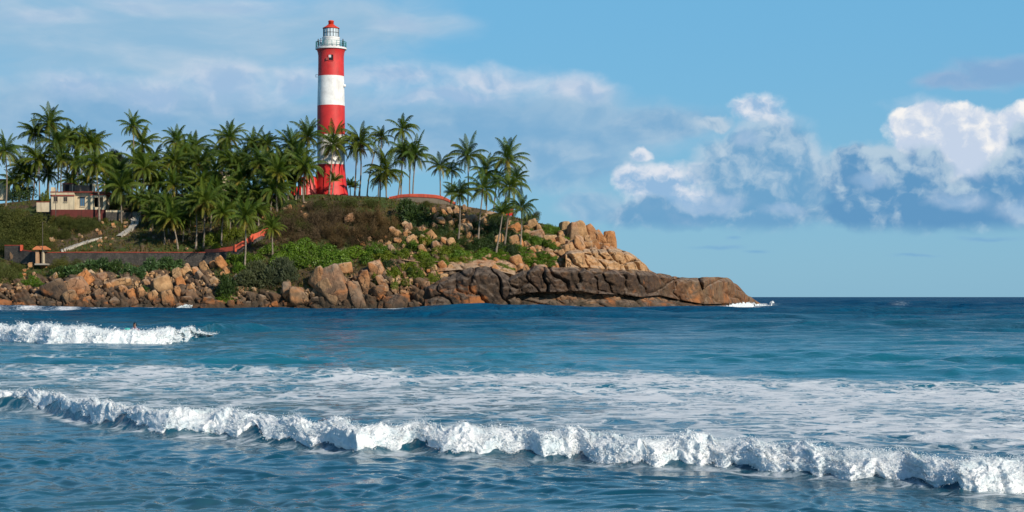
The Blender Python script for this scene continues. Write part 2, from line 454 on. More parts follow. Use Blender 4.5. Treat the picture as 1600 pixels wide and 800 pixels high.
# the ground behind the ridge
back = []
for i, d in enumerate((1.0, 2.5, 5, 9, 14, 20, 28, 40, 60, 90)):
    Yb = lerp(T_YR, pxs) + d
    zb = np.maximum(behind_z(pxs, Yb), -4.0)
    back.append(np.stack([(pxs - 800) / F * Yb, Yb, zb + 0.25 * pnoise(pxs / 15.0, Yb / 4.0)], -1))
Vh = np.concatenate([Vg, np.stack(back)], 0)
nr_h, nc_h = Vh.shape[:2]
rk_h = np.concatenate([rk, np.repeat(rk[-1:] * 0.6, len(back), 0)], 0)
crk_h = np.concatenate([rk * (1 - np.minimum(blk, blk2)), np.zeros((len(back), len(pxs)))], 0)

def rock_color(t, p, tone_shift=None, dark_z=2.6, dark_amt=1.0, fade=2.0, black=1.0):
    """tan and rust granite; a dark splash band near the sea with ochre patches"""
    n = t.noise(p, 0.16, 6, 0.6); n2 = t.noise(p, 0.9, 7, 0.65); n3 = t.noise(t.vm('ADD', p, (31, 7, 3)), 0.33, 5, 0.6)
    a = t.mix(t.step(n, 0.34, 0.62), (0.50, 0.305, 0.150), (0.53, 0.225, 0.080))
    a = t.mix(t.step(n3, 0.56, 0.72), a, (0.42, 0.33, 0.24))
    if tone_shift is not None:
        a = t.mix(t.lin(tone_shift, 0.0, 0.45, 0.85, 0.0), a, (0.56, 0.365, 0.19))
        a = t.mix(t.lin(tone_shift, 0.72, 1.0, 0.0, 0.65), a, (0.30, 0.245, 0.195))
    a = t.mix(t.lin(n2, 0.32, 0.68), t.mix(1.0, a, (0.5, 0.46, 0.42), 'MULTIPLY'), a)
    speck = t.noise(p, 4.5, 5, 0.7)
    a = t.mix(t.m('MULTIPLY', t.step(speck, 0.58, 0.72), 0.45), a, (0.12, 0.09, 0.07))
    # weathered tops: bleached by sun and birds
    nz = t.xyz(t.new('ShaderNodeNewGeometry').outputs['Normal'])[2]
    topm = t.m('MULTIPLY', t.step(nz, 0.35, 0.85), t.step(n2, 0.3, 0.6))
    a = t.mix(t.m('MULTIPLY', topm, 0.45), a, (0.50, 0.42, 0.33))
    # lichen-black splash zone
    z = t.xyz(p)[2]
    zz = t.m('ADD', z, t.m('MULTIPLY', t.m('SUBTRACT', t.noise(t.vm('MULTIPLY', p, (1, 1, 0.5)), 0.28, 6, 0.65), 0.5), 7.0))
    d = t.m('MULTIPLY', t.lin(zz, dark_z - fade, dark_z + fade, 1.0, 0.0), dark_amt)
    dark = t.mix(t.step(n2, 0.35, 0.7), tuple(x * black for x in (0.036, 0.029, 0.024)), tuple(x * black for x in (0.115, 0.072, 0.044)))
    och = t.step(t.noise(t.vm('ADD', t.vm('MULTIPLY', p, (0.6, 0.6, 1.1)), (5, 60, 9)), 0.3, 5, 0.6), t.lin(z, 1.0, 5.5, 0.47, 0.60), t.lin(z, 1.0, 5.5, 0.60, 0.72))
    dark = t.mix(t.m('MULTIPLY', topm, 0.5), dark, (0.24, 0.19, 0.15))
    dark = t.mix(t.m('MULTIPLY', och, 0.85), dark, (0.33, 0.115, 0.032))
    a = t.mix(d, a, dark)
    wetn = t.lin(zz, 0.2, 1.6, 1.0, 0.0)
    return t.mix(t.m('MULTIPLY', wetn, 0.75), a, (0.038, 0.034, 0.022)), n2, speck

def hill_material():
    m, t, out = material('hillside')
    p = t.pos()
    rkc, n2, sp = rock_color(t, p, dark_z=2.8)
    cr = t.attr('crack')
    rkc = t.mix(t.step(cr, 0.62, 0.98), rkc, (0.045, 0.036, 0.026))      # darker along the joints
    n = t.noise(p, 0.2, 6, 0.6)
    rkc = t.mix(t.step(t.xyz(p)[0], -14.0, -2.0, 0.72, 0.0), rkc, (0.055, 0.042, 0.028))      # left-hand rock ground darkened, painting in deep shade between the boulders
    soil = t.mix(t.lin(n, 0.3, 0.7), (0.065, 0.046, 0.027), (0.145, 0.098, 0.056))
    gr = t.noise(t.vm('ADD', p, (9, 4, 2)), 0.13, 6, 0.65)
    soil = t.mix(t.step(gr, 0.43, 0.58), soil, (0.058, 0.088, 0.018))
    soil = t.mix(t.m('MULTIPLY', t.step(t.noise(p, 1.6, 5, 0.7), 0.55, 0.7), 0.5), soil, (0.20, 0.15, 0.09))
    col = t.mix(t.step(t.m('ADD', t.attr('rock'), t.m('MULTIPLY', t.m('SUBTRACT', n2, 0.5), 0.5)), 0.35, 0.6), soil, rkc)
    h = t.m('ADD', t.noise(p, 0.8, 8, 0.65), t.m('MULTIPLY', sp, 0.3))
    principled(t, out, col, 0.85, t.bump(h, 0.9, 0.7), 0.25)
    return m
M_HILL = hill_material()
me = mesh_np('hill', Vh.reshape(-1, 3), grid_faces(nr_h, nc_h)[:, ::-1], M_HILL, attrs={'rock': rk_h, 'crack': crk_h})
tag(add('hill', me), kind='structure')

# ================================================================== SEA
# breaking waves: foot line and crest line of the photo -> places on the water
FOOT = [(-260, 628), (-100, 634), (0, 640), (65, 645), (130, 660), (260, 682), (330, 682), (400, 690), (480, 697), (560, 709), (640, 704), (700, 712), (800, 712), (900, 716), (1000, 727),
        (1100, 727), (1180, 735), (1250, 742), (1350, 752), (1420, 756), (1500, 772), (1600, 768), (1750, 780), (1900, 792)]
CREST = [(-260, 602), (-100, 604), (0, 613), (65, 622), (130, 634), (200, 643), (260, 648), (350, 655), (430, 654), (520, 656), (600, 663), (680, 670), (760, 676), (840, 682), (920, 684), (1000, 686), (1100, 684),
         (1200, 692), (1300, 706), (1370, 710), (1450, 718), (1600, 722), (1750, 730), (1900, 740)]
FOOT2 = [(-160, 531), (0, 533), (80, 537), (150, 538), (220, 537), (270, 536), (300, 531), (325, 525), (334, 522)]
CREST2 = [(-160, 506), (0, 507), (50, 505), (75, 503), (105, 501), (130, 507), (200, 514), (240, 515), (280, 513), (300, 514), (318, 517), (334, 519)]
def foot_Y(py): return CH * F / (py - HOR)

def ridge(X, Y, pxs_py, h_tab, front, rear, pxr):
    """a wave ridge lying along a line given by photo columns; steep on the near side"""
    px = 800 + F * X / np.maximum(Y, 1.0)
    yc = foot_Y(lerp(pxs_py, px))
    d = Y - yc
    hh = lerp(h_tab, px) * sst(px, pxr[0], pxr[1]) * (1 - sst(px, pxr[2], pxr[3]))
    s = np.where(d < 0, np.exp(-(d / front) ** 2), np.exp(-np.abs(d / rear) ** 1.5))
    return hh * s

_wr = np.random.RandomState(12)
WAVES = []
for lam, amp, n, spread in ((44, .20, 3, .2), (26, .17, 3, .15), (13, .10, 4, .3), (6.5, .050, 6, .5), (3.4, .022, 9, .7), (1.9, .016, 12, .7), (1.1, .0160, 14, .8), (.62, .0150, 18, .8), (.36, .0105, 16, .9), (.22, .0055, 14, 1.0)):
    for i in range(n):
        l = lam * _wr.uniform(.78, 1.28); th = -math.pi / 2 - 0.25 + _wr.normal() * spread
        WAVES.append((2 * math.pi / l, math.cos(th), math.sin(th), amp * _wr.uniform(.6, 1.2) / math.sqrt(n) * 1.4, _wr.uniform(0, 6.28), l))

def water_height(X, Y, dY):
    """swell, chop and the wave ridges; dY: local row spacing, to leave out what the mesh cannot carry"""
    wx = X + 1.3 * pnoise(X / 5.0, Y / 5.0) + 0.35 * pnoise(X / 1.2 + 9, Y / 1.2)
    wy = Y + 1.3 * pnoise(X / 5.0 + 40, Y / 5.0) + 0.35 * pnoise(X / 1.2 + 70, Y / 1.2)
    calm = 0.62 + 0.5 * pnoise(X / 9.0, Y / 9.0)
    far = 0.6 + 1.5 * sst(Y, 60, 260)
    z = np.zeros_like(X)
    for k, cx_, cy_, a, ph, l in WAVES:
        fade = np.clip((l / np.maximum(dY, 1e-4) - 2.4) / 3.0, 0, 1)
        s = np.sin(k * (wx * cx_ + wy * cy_) + ph)
        z += a * fade * (s + 0.28 * (s * s - 0.5)) * (calm * ((0.45 + 2.6 * sst(Y, 34, 75)) if l > 1.4 else 0.95) if l < 5 else far * (0.5 + 0.9 * sst(Y, 34, 75)) if l < 9 else far * (0.2 + 0.8 * sst(Y, 90, 240)) if l < 34 else 1.6 * sst(Y, 150, 500))
    return z
def water_ridges(X, Y):
    px = 800 + F * X / np.maximum(Y, 1.0)
    # front breaker: the body of water under the white roll
    fy = foot_Y(lerp(FOOT, px)); hz = 0.30 + 0.04 * pnoise(px / 90.0, px * 0)
    d = Y - (fy + 0.80)
    z = hz * np.where(d < 0, np.exp(-(d / 0.50) ** 2), np.exp(-np.abs(d / 1.7) ** 1.5))
    fy2 = foot_Y(lerp(FOOT2 + [(430, 520)], px)); d = Y - (fy2 + 2.2)
    h2 = lerp([(-200, .5), (0, .5), (270, .5), (310, .6), (335, .68), (365, .6), (400, .5), (450, .22), (520, 0)], px)
    z += h2 * np.where(d < 0, np.exp(-(d / 1.2) ** 2), np.exp(-np.abs(d / 5.0) ** 1.5))
    # unbroken swells further out: (line of foot rows, height, near half-width, far half-width, px range)
    z += ridge(X, Y, [(0, 491), (1000, 493)], [(0, .7), (255, .9), (310, .95), (420, .6), (560, .3), (680, .6), (760, 1.0), (860, 1.0), (960, .6)], 6, 12, (240, 300, 930, 1100))
    z += ridge(X, Y, [(300, 524), (900, 527), (1600, 527)], [(300, .3), (900, .15), (1300, .4)], 2.0, 4.0, (330, 460, 720, 900))
    z += ridge(X, Y, [(1000, 512), (1250, 514), (1700, 512)], [(1000, .3), (1250, .45), (1600, .5)], 4.0, 8.0, (1010, 1200, 1690, 1900))
    z += ridge(X, Y, [(300, 557), (1700, 560)], [(300, .2), (420, .25), (800, .12), (1200, .1), (1600, .2)], 1.3, 2.6, (300, 380, 1800, 2000))
    z += ridge(X, Y, [(1380, 549), (1800, 552)], [(1380, .25), (1560, .3)], 1.3, 2.6, (1440, 1540, 1800, 2000))
    z += ridge(X, Y, [(0, 577), (1700, 585)], [(0, .05), (330, .16), (420, .12), (900, .1), (1600, .1)], 0.9, 2.2, (-100, 100, 1800, 2000))
    z += ridge(X, Y, [(0, 478), (1700, 478)], [(0, .0), (1100, .0), (1350, .8), (1600, .8)], 10, 16, (1150, 1300, 1900, 2000))
    return z

rows = np.concatenate([np.linspace(1300, 830, 60)[:-1], np.arange(830, 620, -0.75), np.arange(620, 520, -0.5), np.arange(520, 469, -0.22), np.arange(469, 464.7, -0.16), [464.5, 464.3, 464.18]])
Yr_ = CH * F / (rows - HOR)
cols = np.concatenate([np.linspace(-2200, -260, 90)[:-1], np.arange(-260, 1860, 1.75), np.linspace(1860, 3800, 90)])
PXw, Yw = np.meshgrid(cols, Yr_)
Xw = (PXw - 800) / F * Yw
dYw = np.gradient(Yr_)[:, None] * np.ones_like(Xw)
dXw = Yw * 1.75 / F
Zw = water_height(Xw, Yw, np.maximum(np.abs(dYw), dXw)) * (1 - 0.5 * sst(Yw, 20000, 30000))
Zw += water_ridges(Xw, Yw)
PYw = rows[:, None] * np.ones_like(Xw)
# how much foam lies on the water
fd = np.zeros_like(Xw)
zone = lerp([(-300, 566), (0, 566), (330, 570), (700, 573), (1000, 580), (1300, 588), (1600, 592), (1900, 596)], PXw)
cr = lerp(CREST, PXw); ft = lerp(FOOT, PXw)
zn = zone + 9 * fbm(Xw / 7.0, Yw / 16.0, o=3)
inz = sst(PYw, zn - 14, zn + 16) * (1 - sst(PYw, cr - 4, cr + 12))
tz = np.clip((PYw - zone) / np.maximum(cr - zone, 1), 0, 1)
patch = fbm(Xw / 2.6, Yw / 5.0, o=3)
lvl = lerp([(0, .60), (.12, .80), (.35, .78), (.55, .70), (.8, .62), (1, .54)], tz) + 0.12 * sst(PXw, 500, 1200) - 0.05
fd = np.maximum(fd, inz * np.clip(lvl + 0.42 * patch, 0, 1))
# behind the far breaker and streaks on the left
fd = np.maximum(fd, 0.62 * np.exp(-((PYw - 557 - PXw * 0.004) / 4.0) ** 2) * (1 - sst(PXw, 150, 300)) * (0.7 + patch))
fd = np.maximum(fd, 0.5 * np.exp(-((PYw - 571) / 5.0) ** 2) * (1 - sst(PXw, 330, 440)))
fd = np.maximum(fd, 0.62 * np.exp(-((PYw - 575) / 2.2) ** 2) * sst(PXw, 300, 330) * (1 - sst(PXw, 380, 410)))
fd = np.maximum(fd, 0.75 * np.exp(-((PYw - 487) / 2.6) ** 2) * (1 - sst(PXw, 90, 170)))
fd = np.maximum(fd, 0.42 * np.exp(-((PYw - 541) / 4.0) ** 2) * (1 - sst(PXw, 280, 340)))
# wash along the rocks
shore_py = py_shore(np.clip(PXw, -330, 1229))
wash = np.exp(-((PYw - shore_py - 0.5) / 1.4) ** 2) * (PXw < 1215)
fd = np.maximum(fd, wash * np.clip(0.68 + 0.9 * pnoise(PXw / 30.0, PXw * 0 + 3), 0, 1))
tip = np.exp(-((PXw - 1175) / 45.0) ** 2 - ((PYw - 481.0 + (PXw - 1175) * 0.06) / 3.2) ** 2)
fd = np.maximum(fd, 1.0 * tip)
fd = np.maximum(fd, 0.7 * np.exp(-((PXw - 1085) / 30.0) ** 2 - ((PYw - 483.5) / 2.0) ** 2))
fd = np.maximum(fd, 0.62 * np.exp(-((PXw - 1335) / 14.0) ** 2 - ((PYw - 475.5) / 1.0) ** 2) + 0.55 * np.exp(-((PXw - 1405) / 26.0) ** 2 - ((PYw - 478.6) / 0.8) ** 2))
fd = np.maximum(fd, 0.8 * np.exp(-((PXw - 288) / 16.0) ** 2 - ((PYw - 480.5) / 3.0) ** 2))
fd = np.maximum(fd, (0.62 + 0.3 * fbm(Xw / 1.1, Yw / 1.5, o=3)) * np.exp(-((PYw - ft - 2) / 5.5) ** 2))
# water colour: sand-cloudy shallow water, plus sky reflection painted into the nearest rows
sh = lerp([(464, 0.0), (472, .04), (485, .12), (505, .30), (530, .55), (560, .95), (590, .9), (640, .55), (690, .35), (740, .32), (800, .5)], PYw)
sh = np.clip(sh + 0.22 * fbm(Xw / 14.0, Yw / 30.0, o=3) * sst(PYw, 470, 500), 0, 1)
slope = np.gradient(Zw, axis=0) / np.maximum(np.abs(dYw), 1e-4)
thin = np.clip(sst(Zw, 0.16, 0.36) * (np.abs(PYw - ft) < 60) + 0.9 * sst(Zw, 0.45, 0.9) * (PYw > 505) * (PYw < 540), 0, 1)

def sea_material():
    m, t, out = material('sea water')
    p = t.pos(); x, y, z = t.xyz(p)
    shal = t.attr('shallow'); fo = t.attr('foam'); thin_ = t.attr('thin')
    n = t.noise(p, 0.25, 5, 0.6)
    s2 = t.m('ADD', shal, t.m('MULTIPLY', t.m('SUBTRACT', n, 0.5), 0.25), clamp=True)
    deep = t.mix(s2, (0.003, 0.030, 0.060), (0.009, 0.125, 0.172))
    deep = t.mix(t.m('MULTIPLY', t.lin(y, 19.0, 26.0, 0.55, 0.0), t.step(n, 0.4, 0.62)), deep, (0.10, 0.115, 0.105))      # stirred-up sand, with a pale sky reflection painted in near the camera
    body = t.mix(t.m('MULTIPLY', thin_, 0.6), deep, (0.022, 0.105, 0.090))
    # ripples: three sizes, drawn out along the crests
    q = t.vm('MULTIPLY', p, (0.72, 1.0, 1.0))
    rip = t.m('ADD', t.m('MULTIPLY', t.noise(q, 1.1, 4, 0.6, 0.5), 0.9), t.m('MULTIPLY', t.noise(q, 5.5, 4, 0.6, 0.4), 0.16))
    farr = t.m('MULTIPLY', t.noise(t.vm('MULTIPLY', p, (0.6, 1.0, 1.0)), 0.16, 6, 0.65, 0.3), 5.0)
    dist = t.lin(y, 40.0, 260.0)
    hgt = t.m('ADD', t.m('MULTIPLY', rip, t.lin(dist, 0, 1, 0.34, 1.2)), t.m('MULTIPLY', farr, t.m('MULTIPLY', dist, 4.5)))
    # foam lace: warped cells and cloudy film
    d = t.noise(p, 0.55, 4, 0.6, color=True)
    pw = t.vm('ADD', p, t.vm('MULTIPLY', t.vm('SUBTRACT', d, (0.5, 0.5, 0.5)), (2.2, 2.2, 0)))
    d2 = t.noise(p, 2.6, 4, 0.6, color=True)
    pw = t.vm('ADD', pw, t.vm('MULTIPLY', t.vm('SUBTRACT', d2, (0.5, 0.5, 0.5)), (0.5, 0.5, 0)))
    cell = t.voro(pw, 1.15, 'DISTANCE_TO_EDGE'); cell2 = t.voro(pw, 3.1, 'DISTANCE_TO_EDGE')
    lace = t.m('MAXIMUM', t.step(cell, 0.0, 0.30, 1.0, 0.0), t.m('MULTIPLY', t.step(cell2, 0.0, 0.32, 1.0, 0.0), 0.75))
    film = t.noise(t.vm('MULTIPLY', pw, (0.75, 1, 1)), 1.5, 8, 0.68)
    fine = t.noise(pw, 9.0, 5, 0.7)
    val = t.m('ADD', t.m('ADD', t.m('MULTIPLY', lace, 0.54), t.m('MULTIPLY', film, 0.56)), t.m('MULTIPLY', fine, 0.26))
    thr = t.lin(fo, 0.0, 1.0, 1.10, 0.33)
    f = t.m('MULTIPLY', t.step(val, thr, t.m('ADD', thr, 0.42)), t.step(fo, 0.02, 0.2))
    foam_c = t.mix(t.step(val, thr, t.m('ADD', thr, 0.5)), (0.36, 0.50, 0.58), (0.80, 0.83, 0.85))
    hgt = t.m('ADD', hgt, t.m('MULTIPLY', f, t.m('MULTIPLY', fine, 0.25)))
    nrm = t.bump(hgt, 0.85, 0.16)
    b = t.new('ShaderNodeBsdfPrincipled')
    t.put(b.inputs['Base Color'], body); b.inputs['IOR'].default_value = 1.333
    t.put(b.inputs['Roughness'], t.lin(dist, 0, 1, 0.07, 0.22)); t.put(b.inputs['Normal'], nrm)
    b.inputs['Specular IOR Level'].default_value = 0.5
    # a rough far sea shows much of its own blue between the glints
    df = t.new('ShaderNodeBsdfDiffuse'); t.put(df.inputs[0], t.mix(s2, (0.001, 0.052, 0.138), (0.008, 0.185, 0.280))); t.put(df.inputs['Normal'], nrm)
    ml = t.new('ShaderNodeMixShader'); chop = t.m('ADD', t.m('MULTIPLY', t.m('SUBTRACT', t.noise(t.vm('MULTIPLY', p, (0.45, 1.0, 1.0)), 0.30, 6, 0.68, 0.4), 0.5), 2.0), t.m('MULTIPLY', t.m('SUBTRACT', t.noise(t.vm('MULTIPLY', p, (0.5, 1, 1)), 0.05, 4, 0.6), 0.5), 1.3))
    t.put(ml.inputs[0], t.m('ADD', t.lin(y, 30.0, 300.0, 0.14, 0.74), t.m('MULTIPLY', chop, t.lin(y, 30.0, 110.0, 0.1, 0.9)), clamp=True)); t.l.new(b.outputs[0], ml.inputs[1]); t.l.new(df.outputs[0], ml.inputs[2]); b = ml
    fb = t.new('ShaderNodeBsdfPrincipled')
    t.put(fb.inputs['Base Color'], foam_c); fb.inputs['Roughness'].default_value = 0.75; t.put(fb.inputs['Normal'], nrm)
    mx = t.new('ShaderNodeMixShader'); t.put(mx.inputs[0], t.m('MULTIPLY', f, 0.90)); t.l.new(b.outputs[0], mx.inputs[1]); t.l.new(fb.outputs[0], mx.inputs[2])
    t.l.new(mx.outputs[0], out.inputs[0])
    return m
M_SEA = sea_material()
me = mesh_np('sea', np.stack([Xw, Yw, Zw], -1).reshape(-1, 3), grid_faces(*Xw.shape), M_SEA, attrs={'foam': fd, 'shallow': sh, 'thin': thin})
tag(add('sea', me), kind='structure')

# ------------------------------------------------------------------ white water of the breakers
def foam_material():
    m, t, out = material('white water')
    p = t.pos()
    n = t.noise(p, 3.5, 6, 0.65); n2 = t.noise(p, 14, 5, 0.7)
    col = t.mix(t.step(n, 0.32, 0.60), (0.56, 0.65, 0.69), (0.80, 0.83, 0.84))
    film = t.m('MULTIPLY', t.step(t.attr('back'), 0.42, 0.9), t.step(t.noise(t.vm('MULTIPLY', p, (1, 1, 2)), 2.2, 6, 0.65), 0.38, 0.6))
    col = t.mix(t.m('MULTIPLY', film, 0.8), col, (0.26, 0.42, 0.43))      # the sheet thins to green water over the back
    h = t.m('ADD', n, t.m('MULTIPLY', n2, 0.6))
    b = principled(t, out, col, 0.7, t.bump(h, 0.5, 0.05), 0.2)
    b.inputs['Subsurface Weight'].default_value = 0.5; b.inputs['Subsurface Radius'].default_value = (1.0, 1.0, 1.0); b.inputs['Subsurface Scale'].default_value = 0.05
    return m
M_FOAM = foam_material()

def roll(name, foot, crest, px0, px1, step, nth, scale, seed, label, drops, ns=None, puffs=16000):
    """the tumbling white roll: its foot and crest lines, cauliflower relief, and flying drops"""
    px = np.arange(px0, px1, step)
    fp = lerp(foot, px) + (5.0 if scale < 1 else 0.7) * fbm(px / 42.0, px * 0 + seed, o=3) - (4.0 if scale < 1 else 0.0)
    Yf = foot_Y(fp) + 0.0
    taper = sst(px, px0, px0 + 10 * step) * sst(px1 - px, 0, 55 * step)
    depth = (0.95 + 0.35 * fbm(px / 60.0, px * 0 + seed + 5, o=3)) * scale
    cp = lerp(crest, px) + (2.0 * fbm(px / 20.0, px * 0 + seed + 9, o=3) + 6.0 * pnoise(px / 55.0, px * 0 + seed)) * (0.9 if scale < 1 else 0.35)
    Yc = Yf + depth * 0.8
    Hc = np.maximum(CH + (HOR - cp) / F * Yc, 0.05) * taper * ((0.88 - 0.12 * sst(px, 350, 800)) if scale < 1 else 0.78 if scale > 1.6 else 1.0)
    tt = np.linspace(0, 1, nth)
    A, Tm = np.meshgrid(np.arange(len(px)), tt, indexing='ij')
    # cross-section from the near foot (t=0) over the crest (t=.62) to the back
    prof_y = np.interp(Tm, [0, .12, .3, .45, .62, .8, 1], [-0.42, -0.30, -0.02, 0.30, 0.80, 1.5, 2.5])
    prof_z = np.interp(Tm, [0, .12, .3, .45, .62, .8, 1], [-0.42, 0.16, 0.58, 0.84, 1.0, 0.80, 0.30])
    Yv = Yf[A] + depth[A] * prof_y
    Zv = Hc[A] * prof_z
    Xv = (px[A] - 800) / F * Yf[A]
    ny = np.gradient(Zv, axis=1); nz = -np.gradient(Yv, axis=1)
    ln = np.hypot(ny, nz) + 1e-6; ny /= -ln; nz /= -ln
    ny, nz = -ny * 0 + np.where(Tm < .62, -np.abs(ny), np.abs(ny)), np.abs(nz)
    s = scale
    ns = ns or s; bx, by, bz = Xv / ns, Yv / ns, Tm * 2.6 * s / ns
    dsp = s * (0.22 * pnoise(bx * 1.3 + seed, by * 0.4, bz * 0.9) + 0.22 * (0.3 - billow(bx * 2.6, by * 0.6 + seed, bz * 2.2, 3)) + 0.075 * fbm(bx * 9, by * 2, bz * 8, 4))
    dsp = np.maximum(dsp, -0.015 * s) + 0.01 * s
    env = np.interp(Tm, [0, .1, .3, .62, .85, 1], [.2, .65, 1, .8, .5, .1])
    dsp = dsp * env * taper[A]
    scal = pnoise(Xv / s * 0.75, Xv * 0 + seed + 2) + 0.7 * pnoise(Xv / s * 1.9, Xv * 0 + seed + 4)
    Yv = Yv - s * 0.34 * np.clip(scal, -.5, 1) * np.clip(1 - Tm * 1.7, 0, 1)
    Wz = water_height(Xv, Yv, np.full_like(Xv, 0.02 * s)) + water_ridges(Xv, Yv)
    lift = np.interp(Tm, [0, .1, .25, .6, .75, 1], [-.03, .02, .07, .06, .03, -.02]) * s * 1.4
    Zv = np.where(taper[A] > 0.3, np.maximum(Zv, Wz + lift), Zv)
    V = np.stack([Xv + 0.10 * s * fbm(bx * 4 + 7, by, bz * 4, 2), Yv + ny * dsp, Zv + (0.35 + nz) * dsp + 0.05 * s * fbm(bx * 5 + 31, by, bz * 5, 3) * env], -1)
    # ragged back: leave holes where the sheet thins out
    q = billow(bx * 2.2 + 50, by * 1.1, bz * 0 + seed, 3)
    drop = (Tm > 0.70) & (q < (Tm - 0.70) * 1.1)
    Fq = grid_faces(len(px), nth)
    keep = ~drop.ravel()[Fq].any(1)
    Vall = V.reshape(-1, 3); Fq = Fq[keep]
    # drops and torn scraps: small crumpled tetrahedra thrown off the roll
    rs = np.random.RandomState(seed)
    ii = rs.randint(0, len(px), drops); kk = np.clip((rs.beta(1.4, 1.6, drops) * nth * 0.9).astype(int), 0, nth - 1)
    base = V[ii, kk].copy(); out_ = np.stack([0 * ii, ny[ii, kk], np.abs(nz[ii, kk])], -1)
    off = rs.exponential(0.030 * s, drops) * (0.4 + 1.6 * sst(pnoise(base[:, 0] / s * 1.1, base[:, 1] * 0 + seed), -0.1, 0.4))
    cen = base + out_ * off[:, None] + rs.normal(size=(drops, 3)) * 0.03 * s
    rad = (rs.gamma(1.4, 0.0026, drops) + 0.001) * s
    tet = np.array([[1, 1, 1], [1, -1, -1], [-1, 1, -1], [-1, -1, 1]]) * 0.7
    tv = cen[:, None, :] + (tet[None] + rs.normal(size=(drops, 4, 3)) * 0.35) * rad[:, None, None] * np.array([1.3, 1, 1])
    nb = len(Vall)
    tf = np.array([[0, 1, 2, 2], [0, 3, 1, 1], [0, 2, 3, 3], [1, 3, 2, 2]])
    tri = (nb + np.arange(drops)[:, None, None] * 4 + tf[None]).reshape(-1, 4)
    # the froth itself: soft lumps heaped over the roll, thickest along the tumbling foot
    bm = bmesh.new(); bmesh.ops.create_icosphere(bm, subdivisions=1, radius=1.0)
    PB = np.array([v.co[:] for v in bm.verts]); PF = np.array([[v.index for v in f.verts] for f in bm.faces]); bm.free()
    npf = puffs
    ii = rs.randint(0, len(px), npf * 3); tq = rs.beta(1.15, 1.7, npf * 3) * 0.85
    lobe = pnoise(Xv[ii, 0] / s * 1.15 + 5, tq * 2.0 + seed) + 0.6 * pnoise(Xv[ii, 0] / s * 2.9, tq * 4.0 + seed + 9)
    ok = np.nonzero((lobe > rs.uniform(-.75, .35, npf * 3)) & (taper[ii] > 0.35))[0][:npf]
    ii, tq, lobe = ii[ok], tq[ok], lobe[ok]; kk = np.clip((tq * (nth - 1)).astype(int), 0, nth - 1)
    pr = s * (0.006 + 0.016 * rs.beta(1.1, 3.0, len(ii))) * (1.1 - 0.4 * tq) * taper[ii]
    pc = V[ii, kk] + np.stack([0 * pr, ny[ii, kk], 0.3 + np.abs(nz[ii, kk])], -1) * (s * 0.10 * np.clip(lobe + .35, 0, 1.1) * rs.uniform(-.1, 1, len(ii)) ** 1.5)[:, None] + rs.normal(size=(len(ii), 3)) * 0.012 * s
    pc[:, 1] -= s * 0.20 * np.clip(lobe, 0, 1) * np.clip(1 - tq * 2.2, 0, 1); pc[:, 2] += s * 0.05 * np.clip(lobe, 0, 1)
    nzs = np.stack([1 + 0.34 * fbm(PB[:, 0] * 1.6 + 9.3 * q, PB[:, 1] * 1.6 + 4.1 * q, PB[:, 2] * 1.6, 3) for q in range(16)])
    sq = rs.uniform(.6, 1.5, (len(ii), 1, 3))
    pv = pc[:, None, :] + PB[None] * nzs[rs.randint(0, 16, len(ii))][:, :, None] * pr[:, None, None] * sq
    pf = (len(Vall) + np.arange(len(ii))[:, None, None] * len(PB) + PF[None]).reshape(-1, 3)
    q = Fq[:, ::-1]; tri3 = np.concatenate([q[:, [0, 1, 2]], q[:, [0, 2, 3]], pf])
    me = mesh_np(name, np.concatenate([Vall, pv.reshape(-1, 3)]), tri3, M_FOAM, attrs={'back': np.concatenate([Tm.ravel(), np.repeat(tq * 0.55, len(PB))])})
    o = add(name, me); tag(o, label, 'wave')
    me2 = mesh_np('spray', tv.reshape(-1, 3), (tri - nb)[:, :3], M_FOAM, smooth=False)
    add('spray', me2, o)
    return o
roll('breaking_wave', FOOT, CREST, -250, 1880, 1.35, 84, 0.62, 3, 'long white breaking wave rolling right across the foreground water', 90000)
roll('breaking_wave', FOOT2, CREST2, -150, 334, 0.7, 60, 1.7, 8, 'shorter white breaker further out on the left below the stone wall', 24000, None, 8000)

roll('breaking_wave', [(1085, 487.5), (1120, 486.5), (1150, 485), (1180, 482), (1225, 478.5)], [(1085, 484), (1110, 482.5), (1128, 481), (1145, 475.5), (1165, 474), (1185, 476), (1205, 478), (1225, 478.2)], 1088, 1224, 0.4, 34, 1.5, 15,
     'white surf washing round the seaward tip of the rocky point', 3000, 0.8, 500)
roll('breaking_wave', [(262, 488), (280, 486.5), (300, 485), (318, 484)], [(262, 486), (275, 481.5), (286, 476.5), (296, 476), (306, 479), (318, 482)], 263, 317, 0.4, 30, 1.3, 19, 'small white crest breaking just off the shore rocks left of centre', 1200, 0.7, 250)

